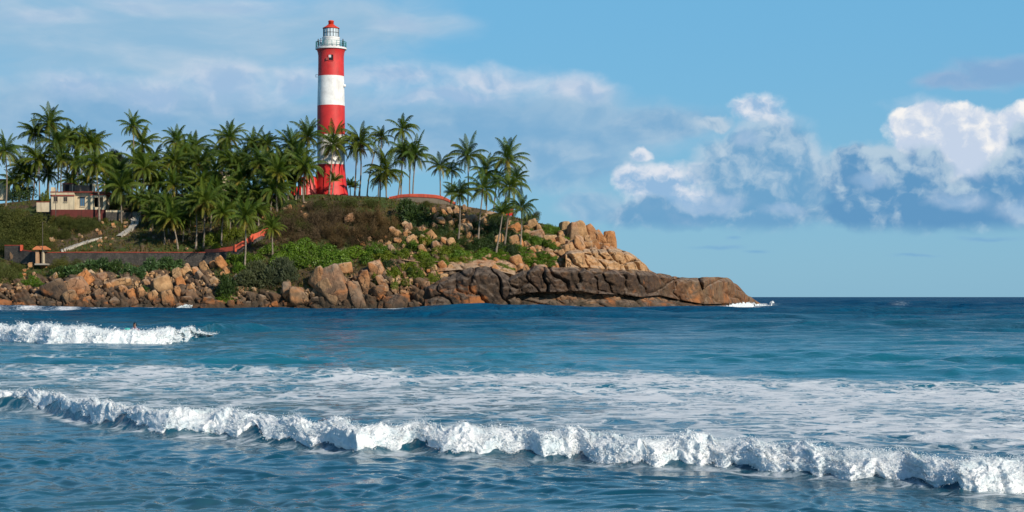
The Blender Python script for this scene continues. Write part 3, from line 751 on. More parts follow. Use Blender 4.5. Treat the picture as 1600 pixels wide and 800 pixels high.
# ================================================================== ROCK
def granite(name, dark_z, dark_amt=1.0, fade=2.0, black=1.0, xfade=None):
    m, t, out = material(name)
    p = t.pos()
    if xfade: dark_amt = t.lin(t.xyz(p)[0], xfade[0], xfade[1], dark_amt, xfade[2])
    c_, n2, sp = rock_color(t, p, t.rnd(), dark_z, dark_amt, fade, black)
    h = t.m('ADD', t.noise(p, 1.1, 8, 0.68), t.m('MULTIPLY', sp, 0.25))
    # joints: thin broken lines
    d = t.noise(p, 0.7, 3, 0.6, color=True)
    pw = t.vm('ADD', p, t.vm('MULTIPLY', d, (1.6, 1.6, 1.6)))
    cr = t.step(t.voro(t.vm('MULTIPLY', pw, (0.8, 0.8, 0.45)), 0.45, 'DISTANCE_TO_EDGE'), 0.0, 0.035, 1.0, 0.0)
    cr = t.m('MULTIPLY', cr, t.step(t.noise(p, 0.5, 3, 0.5), 0.46, 0.6))
    c_ = t.mix(t.m('MULTIPLY', cr, 0.7), c_, (0.05, 0.037, 0.027))
    principled(t, out, c_, 0.82, t.bump(t.m('SUBTRACT', h, t.m('MULTIPLY', cr, 0.5)), 0.9, 0.5), 0.25)
    return m
M_TAN = granite('tan granite', 2.7, 0.95, 1.6)
M_DARK = granite('sea-dark granite', 7.4, 0.95, 2.4)
M_BLACK = granite('lichen-black granite', 9.6, 0.97, 1.0, 0.5)
M_POINT = granite('point granite', 8.8, 0.95, 2.2, 0.52, (24.0, 42.0, 0.6))
M_SLAB = granite('brown weathered granite', 6.5, 0.62, 3.0, 1.3)
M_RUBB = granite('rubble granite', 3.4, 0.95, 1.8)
M_PALE = granite('pale granite', 4.6, 0.9, 1.5)

def rock_mesh(name, seed, mat, planes=8, sub=4, rough=0.09):
    """a jointed block: a sphere cut by random planes, edges worn, then roughened"""
    rs = np.random.RandomState(seed)
    bm = bmesh.new(); bmesh.ops.create_icosphere(bm, subdivisions=sub, radius=1.0)
    V = np.array([v.co[:] for v in bm.verts]); Fs = np.array([[v.index for v in f.verts] for f in bm.faces]); bm.free()
    D = V / np.linalg.norm(V, axis=1)[:, None]
    N = rs.normal(size=(planes, 3)); N /= np.linalg.norm(N, axis=1)[:, None]
    N = np.concatenate([N, [[0.1, -1, 0.25], [1, 0.1, 0.1], [-1, -0.1, 0.15], [0, 0.1, 1.0]]])
    N /= np.linalg.norm(N, axis=1)[:, None]
    d = rs.uniform(0.52, 0.90, len(N))
    dot = np.maximum(D @ N.T, 1e-3)
    rad = 1.0 / (np.sum((dot / d) ** 22, 1) ** (1 / 22.0))       # smooth intersection of half-spaces
    rad = np.minimum(rad, 1.15)
    rad *= 1 + rough * fbm(D[:, 0] * 2.2 + seed, D[:, 1] * 2.2, D[:, 2] * 2.2, 5) - 0.10 * np.clip(0.09 - billow(D[:, 0] * 1.7 + seed, D[:, 1] * 1.7 + 9, D[:, 2] * 1.3, 2), 0, 1) * 8
    return mesh_np(name, D * rad[:, None], Fs, mat)
ROCK = {k: [rock_mesh('boulder', 40 + i + 100 * ((j + 3) % 4), m_) for i in range(7)] for j, (k, m_) in enumerate((('slab', M_SLAB), ('tan', M_TAN), ('dark', M_DARK), ('pale', M_PALE)))}

_rr = random.Random(5)
BOULD = []          # every boulder: object, photo column, size
def boulder(px, py, wpx, hpx, tilt=0.0, kind='tan', label=None, cluster=None, sink=0.15, Y=None, depth=None):
    """px, py: middle of the visible face; wpx, hpx: its size in photo pixels; tilt in degrees, leaning left at the top"""
    if Y is None: Y = hit(px, min(py + hpx * 0.35, 484)).y
    c0 = P(px, py, Y)
    me = _rr.choice(ROCK[kind])
    o = bpy.data.objects.new('boulder', me); COL.objects.link(o)
    w_, h_ = wpx * Y / F * 0.64, hpx * Y / F * 0.68
    dd = depth or (0.5 * w_ + 0.5 * min(w_, h_)) * _rr.uniform(0.8, 1.1)
    o.location = c0 + Vector((0, dd * 0.35, -h_ * sink * 0.3))
    o.scale = (w_, dd, h_)
    o.rotation_euler = Euler((R(_rr.uniform(-8, 8)), R(-tilt), R(_rr.uniform(-14, 14))), 'YXZ')
    BOULD.append((o, px, py, label, cluster))
    o['category'] = 'boulder'
    return o

# --- the long ledges of the point (real slabs with a cracked face and a flat top)
def slab(name, px, top, bot, Ytab, depth, mat, seed, label, cell=(26, 20), amp=0.8, crack_w=1.6, nr=46, lean=0.25, tiltc=0.35):
    px = np.arange(px[0], px[1], 0.8)
    zt = lerp(top, px); zb = lerp(bot, px); Y0 = np.minimum(hill_Y(px, np.minimum(zb, 484.0)) - Ytab, 460)
    tt = np.linspace(0, 1, nr)
    A, T = np.meshgrid(np.arange(len(px)), tt, indexing='ij')
    PXs = px[A]; PYs = zb[A] + (zt[A] - zb[A]) * T
    f1, f2, cid = worley2((PXs - tiltc * PYs) / cell[0] + 0.6 * pnoise(PXs / 42, PYs / 34 + seed) + 0.10 * pnoise(PXs / 12, PYs / 10 + seed), PYs / cell[1] + seed * 3.3 + 0.5 * pnoise(PXs / 50 + 9, PYs / 40), seed)
    g1, g2, _ = worley2((PXs - tiltc * PYs) / (cell[0] * 0.38) + 0.2 * pnoise(PXs / 12, PYs / 12 + seed), PYs / (cell[1] * 0.45) + seed * 1.3, seed + 3)
    b1 = 1 - (1 - np.clip((f2 - f1) * crack_w, 0, 1)) ** 2; b2 = 1 - (1 - np.clip((g2 - g1) * 1.6, 0, 1)) ** 2
    dsp = amp * (1.8 * b1 + 0.4 * b2 + 1.7 * (cid - 0.5)) + 0.45 * fbm(PXs / 9, PYs / 7, PXs * 0 + seed, 5)
    endt = sst(PXs, px[0], px[0] + 10) * sst(px[-1] - PXs, 0, 10)
    # round the upper edge back, undercut the foot a little
    roundb = lean * 3.0 * T + 2.6 * sst(T, 0.72, 1.0) ** 2 - 0.5 * (1 - sst(T, 0, 0.15))
    Yf = Y0[A] + roundb - dsp * (0.3 + 0.7 * endt)
    Zf = CH + (HOR - PYs) / F * Y0[A] - 0.25 * (1 - b1) * amp * T
    X = (PXs - 800) / F * Y0[A]
    face = np.stack([X, Yf, Zf], -1)
    topd = np.linspace(0, 1, 9)[1:]
    tops = np.stack([np.stack([X[:, -1], Yf[:, -1] + depth * d, Zf[:, -1] - 0.8 * d ** 2 * depth * 0.22 + 0.3 * fbm(px / 12, px * 0 + d * 4 + seed, o=3)], -1) for d in topd], 1)
    G = np.concatenate([face, tops], 1)
    me = mesh_np(name, G.reshape(-1, 3), grid_faces(*G.shape[:2]), mat)
    o = add(name, me); tag(o, label, 'rock ledge'); return o
slab('rock_ledge', (790, 1188), [(790, 436), (815, 424), (840, 413), (870, 418), (900, 417), (940, 419), (985, 421), (1020, 424), (1060, 432), (1110, 433), (1138, 432), (1150, 441), (1165, 455), (1180, 468), (1190, 474)],
     [(790, 462), (840, 456), (880, 456), (905, 454), (930, 459), (970, 460), (1000, 464), (1030, 461), (1060, 468), (1100, 475), (1140, 474), (1165, 476), (1190, 478)],
     1.6, 14, M_POINT, 21, 'long dark cracked rock ledge running out to the tip of the headland', (36, 38), 0.8, 3.2)
slab('rock_ledge', (884, 1017), [(884, 392), (920, 388), (968, 388), (985, 394), (1000, 403), (1010, 413), (1017, 424)], [(884, 420), (920, 418), (960, 422), (1000, 425), (1017, 426)],
     1.2, 9, M_PALE, 33, 'upper tan rock ledge with a rounded dark right end below the boulder stack', (24, 34), 0.7, 2.8)
slab('rock_outcrop', (664, 806), [(664, 444), (690, 432), (712, 424), (735, 417), (758, 415), (780, 421), (795, 432), (806, 446)], [(664, 478), (720, 482), (806, 482)],
     1.0, 10, M_BLACK, 45, 'great dark domed rock face with rusty foot under the pale sloping slab', (44, 60), 0.7, 3.0, lean=0.9, tiltc=0.5)
slab('rock_ledge', (640, 1150), [(640, 466), (700, 464), (760, 462), (800, 458), (850, 459), (900, 461), (960, 463), (1040, 468), (1100, 476), (1130, 478), (1150, 481)], [(640, 492), (900, 492), (1040, 490), (1150, 486)],
     1.4, 9, M_DARK, 57, 'lowest wet brown rock shelf meeting the sea under the dark ledge', (40, 16), 0.55, 2.6, lean=1.6, tiltc=0.8)

slab('rock_slab', (686, 806), [(686, 410), (710, 402), (735, 399), (770, 399), (790, 402), (806, 408)], [(686, 424), (735, 420), (760, 419), (806, 430)], 0.9, 5, M_PALE, 61, 'smooth pale sloping rock slab above the great dark dome', (60, 40), 0.35, 3.0, nr=30, lean=2.2, tiltc=0.6)
slab('rock_slab', (628, 694), [(628, 398), (645, 394), (675, 395), (694, 402)], [(628, 406), (660, 411), (694, 408)], 0.8, 3, M_TAN, 67, 'bare flat tan rock slab among the green bushes mid slope', (60, 40), 0.2, 3.0, nr=24, lean=2.0, tiltc=0.6)

# --- boulders seen one by one:  (px, py, w, h, tilt, kind, label)
NAMED = [
 (502, 442, 33, 62, 28, 'slab', 'tall orange leaning slab, left of the biggest leaning slab on the shore'),
 (515, 455, 26, 52, 26, 'slab', 'narrow lit slab leaning against the left of the biggest leaning slab'),
 (528, 448, 42, 60, 28, 'slab', 'biggest rounded leaning granite slab at the shore under green bushes'),
 (556, 456, 24, 52, 18, 'slab', 'rusty upright slab right of the biggest leaning slab'),
 (569, 440, 20, 44, 8, 'slab', 'straight red-topped pillar of rock beside the rusty upright slab'),
 (540, 421, 26, 20, 10, 'slab', 'round orange boulder on top behind the leaning shore slabs'),
 (465, 460, 34, 34, 12, 'slab', 'squat cracked boulder left of the leaning shore slabs'),
 (449, 455, 16, 26, 5, 'slab', 'small orange-topped rock in front of the grey-green bush'),
 (588, 418, 26, 34, 24, 'slab', 'hollowed tan boulder leaning above the small green bush'),
 (596, 440, 16, 34, 28, 'slab', 'thin tan slab leaning below the hollowed boulder'),
 (592, 458, 24, 28, 10, 'pale', 'pale rounded boulder right of the rock pillar near the sea'),
 (689, 455, 52, 40, 34, 'dark', 'big dark wedge boulder lying against the domed rock face'),
 (665, 446, 22, 16, 5, 'pale', 'pale flat boulder left of the dark wedge boulder'),
 (955, 374, 22, 30, 8, 'tan', 'lone tan boulder standing at the seaward end of the ridge'),
 (897, 366, 22, 40, 6, 'tan', 'tallest orange boulder of the stack on the ridge'),
 (911, 360, 20, 36, 20, 'tan', 'orange slab leaning right of the tallest boulder on the ridge'),
 (923, 364, 22, 30, 24, 'tan', 'leaning slab in the middle of the ridge boulder stack'),
 (936, 370, 18, 24, 24, 'tan', 'smaller leaning slab at the right of the ridge boulder stack'),
 (882, 356, 20, 24, 2, 'tan', 'pale orange block left of the tallest ridge boulder'),
 (905, 352, 16, 12, 0, 'tan', 'rounded cap of rock behind the tallest ridge boulder'),
 (893, 381, 16, 14, 0, 'tan', 'small block at the foot of the tallest ridge boulder'),
 (918, 383, 24, 14, 0, 'tan', 'low wide block at the foot of the ridge boulder stack'),
 (944, 384, 16, 10, 0, 'tan', 'flat little block left of the lone seaward boulder'),
 (547, 342, 22, 14, 20, 'tan', 'pale rock poking out of the dry brown scrub'),
 (615, 362, 14, 18, 30, 'tan', 'pointed tan rock under the dark green shrub'),
 (613, 344, 0.1, 0.1, 0, 'tan', None),
 (661, 390, 12, 20, 30, 'tan', 'narrow orange rock leaning over the bare tan slab'),
 (681, 386, 18, 20, 20, 'tan', 'orange overhanging rock with a dark hollow above the tan slab'),
 (694, 376, 12, 12, 10, 'tan', 'yellowish rock behind the orange overhanging rock'),
 (732, 368, 16, 14, 5, 'tan', 'round tan boulder between the two left slope palms'),
 (744, 369, 8, 8, 0, 'tan', 'little round rock beside the boulder between the slope palms'),
 (737, 342, 24, 14, 15, 'tan', 'flat-topped tan rock high on the slope left of a slope palm'),
 (759, 350, 16, 22, 35, 'tan', 'smooth tan slab leaning right of the second slope palm'),
 (728, 356, 26, 16, 10, 'tan', 'cracked tan rock pile under the flat-topped slope rock'),
 (808, 379, 26, 20, 15, 'tan', 'tan boulder behind the foot of the rightmost slope palm'),
 (838, 366, 32, 16, 12, 'tan', 'broad tan rock on the slope right of the palms'),
 (858, 372, 20, 10, 0, 'tan', 'pale flat rock right of the broad tan slope rock'),
 (829, 350, 22, 14, 20, 'tan', 'orange rocks at the crest right of the palms'),
 (806, 354, 20, 8, 0, 'tan', 'thin flat tan rock behind the rightmost slope palm'),
 (845, 425, 26, 28, 10, 'pale', 'pale weathered block on the left end of the long dark ledge'),
 (868, 437, 24, 34, 14, 'dark', 'dark hanging block near the left end of the long ledge'),
 (828, 436, 20, 22, 30, 'dark', 'dark wedge in the gully beside the pale weathered block'),
 (24, 402, 18, 20, 10, 'tan', 'round tan boulder in front of the stepped stone wall'),
 (118, 449, 44, 34, 32, 'tan', 'orange sloping slab at the left of the shore rocks'),
 (84, 455, 42, 44, 22, 'dark', 'dark crag left of the orange sloping slab'),
 (158, 432, 26, 14, 6, 'pale', 'flat pale grey rock lying on the orange shore rocks'),
 (255, 447, 26, 28, 16, 'tan', 'largest cracked tan boulder in the shore pile under the wall'),
 (190, 442, 40, 18, 14, 'tan', 'long orange rock right of the flat grey rock'),
 (112, 465, 26, 28, 30, 'tan', 'tilted rust-coloured slab at the waterline on the left'),
 (340, 472, 40, 9, 0, 'pale', 'low flat rock at the waterline left of the grey-green bush'),
 (290, 468, 30, 11, 2, 'tan', 'flat tan rock at the waterline under the shore pile'),
 (620, 470, 44, 24, 0, 'dark', 'low dark rock at the waterline right of the pale rounded boulder'),
 (197, 347.5, 8.5, 4.5, 5, 'pale', 'small white-topped stone beside the path below the terrace wall'),
]
for a in NAMED:
    if a[2] > 1: boulder(*a[:6], label=a[6])

def scatter(n, box, size, kind, cluster, tilt=(0, 35), shape=None, seed=0, aspect=(0.6, 1.3)):
    """n boulders in a patch of the slope: box = (px0, px1, py0, py1)"""
    rr = random.Random(seed); k = 0; tries = 0; got = []
    while k < n and tries < n * 60:
        tries += 1
        px, py = rr.uniform(*box[:2]), rr.uniform(*box[2:])
        if shape and not shape(px, py): continue
        s = size[0] + (size[1] - size[0]) * rr.random() ** 2
        if any(abs(px - g[0]) < 0.42 * (s + g[2]) and abs(py - g[1]) < 0.36 * (s + g[2]) for g in got): continue
        got.append((px, py, s))
        boulder(px, py, s * rr.uniform(0.8, 1.25), s * rr.uniform(*aspect), rr.uniform(*tilt), kind, cluster=cluster); k += 1
below = lambda tab: (lambda x, y: y > lerp(tab, x))
above = lambda tab: (lambda x, y: y < lerp(tab, x))
scatter(15, (205, 318, 424, 466), (12, 28), 'tan', 'tan boulders piled on the shore below the long wall', (5, 40), lambda x, y: y > lerp([(205, 436), (260, 428), (300, 416), (318, 412)], x), 1, (0.7, 1.6))
scatter(7, (292, 352, 404, 432), (8, 15), 'tan', 'tan rocks spilling from under the foot of the red ramped wall', (10, 40), None, 2, (0.8, 1.7))
scatter(11, (100, 210, 436, 474), (12, 28), 'tan', 'orange shore rocks left of the tan boulder pile', (10, 40), None, 3, (0.6, 1.3))
scatter(16, (170, 330, 468, 483), (8, 16), 'dark', 'dark wet boulders along the waterline below the long wall', (-10, 20), None, 4, (0.6, 1.1))
scatter(12, (0, 170, 470, 484), (10, 20), 'dark', 'dark rocks at the waterline on the far left', (-10, 20), None, 5, (0.5, 1.0))
scatter(9, (0, 76, 444, 472), (8, 15), 'pale', 'pale rocks strewn on the shore below the little gatehouse', (-10, 25), None, 6, (0.5, 1.0))
scatter(5, (36, 74, 412, 432), (8, 14), 'tan', 'tan rocks just below the little gatehouse', (0, 25), None, 7, (0.6, 1.1))
scatter(12, (345, 470, 472, 484), (8, 15), 'dark', 'dark wet rocks at the waterline under the grey-green bush', (-10, 15), None, 8, (0.6, 1.1))
scatter(9, (470, 650, 474, 484), (9, 18), 'dark', 'dark rocks at the waterline below the leaning slabs', (-5, 20), None, 9, (0.6, 1.0))
scatter(8, (540, 606, 366, 382), (6, 13), 'tan', 'tan stones along the lower edge of the dry scrub', (0, 30), None, 10, (0.6, 1.1))
scatter(11, (606, 690, 352, 398), (9, 18), 'tan', 'tan rocks below the dark green shrub', (5, 40), lambda x, y: abs(x - 640) + abs(y - 405) > 30, 11, (0.7, 1.5))
scatter(14, (676, 728, 324, 350), (8, 17), 'tan', 'jumbled tan rocks under the right end of the red crest wall', (15, 45), None, 12, (0.8, 1.7))
scatter(10, (690, 800, 340, 384), (8, 17), 'tan', 'scattered tan rocks among the slope palms', (5, 40), None, 13, (0.6, 1.3))
scatter(11, (796, 885, 348, 392), (10, 22), 'tan', 'tan rocks on the slope right of the palms', (0, 35), lambda x, y: y > lerp(T_RIDGE, x) + 6, 14, (0.6, 1.2))
scatter(12, (868, 962, 364, 384), (10, 19), 'tan', 'blocks filling the ridge boulder stack', (5, 30), lambda x, y: y > lerp(T_RIDGE, x) + 4, 15, (0.8, 1.5))
scatter(10, (855, 900, 392, 416), (8, 14), 'tan', 'tan blocks left of the upper rock ledge', (5, 30), None, 16, (0.6, 1.2))
scatter(10, (630, 690, 420, 446), (6, 12), 'pale', 'pale stones among the low green bushes left of the domed rock', (-5, 30), None, 17, (0.6, 1.1))
scatter(6, (672, 706, 412, 436), (10, 18), 'pale', 'pale rounded rocks at the upper left of the domed rock face', (0, 30), None, 18, (0.7, 1.1))
scatter(10, (765, 850, 396, 428), (10, 20), 'pale', 'pale blocks right of the sloping slab', (10, 40), None, 19, (0.6, 1.3))
scatter(10, (70, 165, 352, 388), (5, 11), 'tan', 'rocks on the slope under the cream house', (0, 35), None, 20, (0.6, 1.1))
scatter(7, (165, 225, 350, 384), (3.5, 7), 'tan', 'small rocks beside the steps below the terrace wall', (0, 30), None, 21, (0.6, 1.0))
scatter(12, (400, 480, 312, 345), (5, 11), 'tan', 'pale rocks on the slope below the red annex', (0, 30), None, 22, (0.5, 1.0))
scatter(6, (575, 612, 440, 470), (7, 13), 'pale', 'rocks around the pale rounded boulder near the sea', (-5, 25), None, 23, (0.6, 1.1))
scatter(8, (230, 330, 330, 384), (4, 8), 'pale', 'stones under the palms behind the long wall', (0, 30), None, 24, (0.5, 1.0))

ORD = ['leftmost', 'second from the left', 'third from the left', 'fourth from the left', 'fifth from the left', 'sixth from the left', 'seventh from the left', 'eighth from the left',
       'ninth from the left', 'tenth from the left', 'eleventh from the left', 'twelfth from the left', 'thirteenth from the left', 'fourteenth from the left', 'fifteenth from the left',
       'sixteenth from the left', 'seventeenth from the left', 'eighteenth from the left', 'nineteenth from the left', 'twentieth from the left']
def order_labels(items, fmt='{1}, {0}'):
    """items: (object, column, cluster phrase): number each cluster from the left"""
    by = {}
    for o, px, cl in items: by.setdefault(cl, []).append((px, o))
    for cl, lst in by.items():
        lst.sort(key=lambda q: q[0])
        for i, (px, o) in enumerate(lst):
            who = 'rightmost' if i == len(lst) - 1 and i > 0 else ORD[i].replace('from the', 'from') if i < len(ORD) else f'{i + 1}th from left'
            o['label'] = fmt.format(who, cl); o['group'] = cl
for o, px, py, lb, cl in BOULD:
    if lb: o['label'] = lb
order_labels([(o, px, cl) for o, px, py, lb, cl in BOULD if cl])

# small rubble nobody would count, between the boulders
def rubble():
    rs = np.random.RandomState(77); Vs, Fs = [], []; nb = 0
    bm = bmesh.new(); bmesh.ops.create_icosphere(bm, subdivisions=1, radius=1.0)
    B = np.array([v.co[:] for v in bm.verts]); BF = np.array([[v.index for v in f.verts] for f in bm.faces]); bm.free()
    n = 0
    while n < 1100:
        px, py = rs.uniform(-20, 960), rs.uniform(335, 484)
        if py < lerp(T_RIDGE, px) + 4: continue
        rk_ = float(rockiness(np.array([px]), np.array([py]))[0])
        if rs.rand() > rk_ * (0.25 if py > 470 else 0.6) + 0.05: continue
        if (px > 645 and py > 398) or px > 905: continue
        if px < 590 and py < 425 and rs.rand() < 0.75: continue
        c0 = hit(px, py); s = rs.gamma(2.0, 0.11) + 0.10
        q = B * (1 + 0.35 * rs.normal(size=(len(B), 1))) * s * rs.uniform(0.6, 1.3, 3)
        Vs.append(q + np.array(c0) + [0, -0.2, 0.1]); Fs.append(BF + nb); nb += len(B); n += 1
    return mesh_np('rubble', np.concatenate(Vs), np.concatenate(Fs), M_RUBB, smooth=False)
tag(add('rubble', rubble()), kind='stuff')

# ================================================================== LIGHTHOUSE
LY = 370.0; LX = (517.3 - 800) / F * LY; K = LY / F
lz = lambda py: CH + (HOR - py) * K
M_RED = paint('red masonry paint', (0.60, 0.030, 0.028), 0.55, 0.5, (0.36, 0.07, 0.055), 0.6, 0.4)
M_WHITE = paint('white masonry paint', (0.80, 0.79, 0.77), 0.6, 0.45, (0.50, 0.46, 0.42), 0.6, 0.45)
M_LRED = paint('lantern red', (0.66, 0.055, 0.025), 0.45, 0.2, (0.3, 0.05, 0.03), 1.0, 0.1)
M_TEAL = plain('teal railing paint', (0.03, 0.22, 0.22), 0.5)
M_IRON = plain('dark iron', (0.03, 0.035, 0.04), 0.5, 0.3)
M_GALV = paint('grey white paint', (0.62, 0.63, 0.64), 0.6, 0.2)
def glass_mat():
    m, t, out = material('lantern glass')
    principled(t, out, (0.55, 0.62, 0.66), 0.08, spec=0.7); return m
M_GLASS = glass_mat()
M_HOLE = plain('dark interior', (0.012, 0.012, 0.014), 0.9)

lh = empty('lighthouse', (LX, LY, lz(306)))
tag(lh, 'tall red and white banded lighthouse with a red lantern dome on the hilltop', 'lighthouse')
def L_(name, mb, mats, smooth=True, parent=None, bevel=0):
    o = mb.build(name, mats, parent or lh, smooth=smooth, bevel=bevel)
    return o
base_z = lz(306)
rel = lambda py: lz(py) - base_z
def band(name, rows, hw, mat):
    """one painted band of the shaft"""
    prof = [(h * K, rel(p)) for p, h in zip(rows, hw)]
    o = L_(name, MB().lathe(prof, 72, cap=False), mat); return o
shaft = [(316, 29.2), (305, 27.4), (290, 24.9), (275, 22.9), (262, 21.7), (257.5, 21.5), (235, 21.5), (211, 21.6), (190, 21.6), (165.5, 21.4), (140, 20.7), (119.5, 20.3), (100, 20.0), (88, 20.0), (83, 20.6), (80, 21.6), (77.5, 22.6)]
def seg(a, b): 
    pts = [(p, h) for p, h in shaft if b <= p <= a]; return [p for p, _ in pts], [h for _, h in pts]
M_STN = [M_RED, M_WHITE]
for nm, a, b, mt in (('red_band', 316, 257.5, M_RED), ('white_band', 257.5, 211, M_WHITE), ('red_band', 211, 165.5, M_RED), ('white_band', 165.5, 119.5, M_WHITE), ('red_band', 119.5, 77.5, M_RED)):
    r_, h_ = seg(a, b); band(nm, r_, h_, mt)
# buttress ribs at the flared foot
for ang in (-100, -28, 200, 120):
    a = R(ang); m_ = MB(); ca, sa = math.cos(a), math.sin(a)
    mt = Matrix.Rotation(a, 4, 'Z')
    prof = [(rel(316), 30.2), (rel(305), 28.5), (rel(290), 25.8), (rel(275), 23.7), (rel(262), 22.2), (rel(258), 21.4)]
    vs = []; 
    for z, h in prof:
        for s_ in (-0.55, 0.55): vs.append(mt @ Vector((h * K, s_, z)))
        for s_ in (0.55, -0.55): vs.append(mt @ Vector((h * K - 0.9, s_, z)))
    fs = [(i * 4 + k, i * 4 + (k + 1) % 4, (i + 1) * 4 + (k + 1) % 4, (i + 1) * 4 + k) for i in range(len(prof) - 1) for k in range(4)]
    m_._add(vs, fs); L_('buttress', m_, M_RED, False)
L_('gallery', MB().lathe([(22.6 * K, rel(77.9)), (24.3 * K, rel(77.6)), (24.5 * K, rel(75.4)), (24.2 * K, rel(75.0)), (13 * K, rel(74.9))], 64), M_WHITE, False)
rail = MB()
rr_ = 23.6 * K
for k in range(20):
    a = 2 * math.pi * (k + 0.5) / 20
    rail.tube([(rr_ * math.cos(a), rr_ * math.sin(a), rel(75)), (rr_ * math.cos(a), rr_ * math.sin(a), rel(65.6))], 0.05, 6)
for pz in (65.8, 68.8, 71.8):
    pts = [(rr_ * math.cos(2 * math.pi * k / 48), rr_ * math.sin(2 * math.pi * k / 48), rel(pz)) for k in range(49)]
    rail.tube(pts, 0.045, 6, cap=False)
L_('railing', rail, M_TEAL)
L_('lantern_base', MB().lathe([(14.2 * K, rel(75.2)), (14.0 * K, rel(66)), (13.4 * K, rel(60.5)), (13.9 * K, rel(60)), (13.9 * K, rel(58.6)), (12.4 * K, rel(58.5))], 48), M_WHITE)
gl = L_('lantern_glazing', MB().lathe([(11.9 * K, rel(58.5)), (11.9 * K, rel(45))], 16, cap=False), M_GLASS, False)
mu = MB()
for k in range(16):
    a = 2 * math.pi * k / 16; x, y = 12.1 * K * math.cos(a), 12.1 * K * math.sin(a)
    mu.tube([(x, y, rel(58.5)), (x, y, rel(44.6))], 0.055, 6)
for pz in (58.2, 51.5, 45):
    mu.tube([(12.15 * K * math.cos(2 * math.pi * k / 16), 12.15 * K * math.sin(2 * math.pi * k / 16), rel(pz)) for k in range(17)], 0.05, 6, cap=False)
L_('mullions', mu, M_IRON, True, gl)
lens = L_('lens', MB().lathe([(1.0, rel(57.5)), (1.25, rel(54)), (1.25, rel(50)), (1.0, rel(46.5))], 20), M_WHITE, True, gl)
dome = L_('dome', MB().lathe([(12.4 * K, rel(44.9)), (13.2 * K, rel(44.7)), (13.1 * K, rel(43.8)), (11.4 * K, rel(42.9)), (8.6 * K, rel(41.2)), (6.2 * K, rel(39.6)), (4.6 * K, rel(38.2))], 48), M_LRED)
L_('vent_cap', MB().lathe([(4.2 * K, rel(38.6)), (4.2 * K, rel(34)), (4.6 * K, rel(33.9)), (4.6 * K, rel(33)), (3.4 * K, rel(32)), (0.5 * K, rel(31.6))], 32), M_LRED, True, dome)
# the little square window, its frame and its open shutter, set into the upper red band
wx, wz0, wz1 = (519 - 517.3) * K, rel(97), rel(88)
yf = -20.0 * K
wn = L_('window', MB().box(wx - 3.6 * K, wx + 3.6 * K, yf - 0.03, yf + 0.9, wz0, wz1), M_HOLE, False)
fr = MB()
for (x0, x1, z0, z1) in ((-4.3, -3.5, -.1, 9.1), (3.5, 4.3, -.1, 9.1), (-3.5, 3.5, -.8, .1), (-3.5, 3.5, 8.9, 9.7)):
    fr.box(wx + x0 * K, wx + x1 * K, yf - 0.10, yf + 0.5, wz0 + z0 * K, wz0 + z1 * K)
L_('frame', fr, M_RED, False, wn)
L_('pane', MB().box(wx - 3.3 * K, wx + 0.4 * K, yf - 0.06, yf + 0.2, wz0 + 4.6 * K, wz1 - 0.4 * K), M_GALV, False, wn)
L_('shutter', MB().box(wx - 7.6 * K, wx - 4.4 * K, yf - 0.14, yf - 0.06, wz0 + 0.3 * K, wz0 + 4.5 * K), plain('faded shutter', (0.25, 0.06, 0.05)), False, wn)
br = MB(); bx0 = -20.3 * K
br.box(bx0 - 0.42, bx0 + 0.1, -0.5, -0.4, rel(121), rel(120.6)).box(bx0 - 0.42, bx0 + 0.1, -0.5, -0.4, rel(117.2), rel(116.8)).box(bx0 - 0.45, bx0 - 0.38, -0.5, -0.4, rel(121), rel(116.8))
L_('bracket', br, M_IRON, False)
L_('floodlight', MB().lathe([(0.10, 0), (0.32, 0.1), (0.36, 0.55), (0.12, 0.62)], 12, cx=21.1 * K, cy=-0.6), M_WHITE).location.z = rel(137)

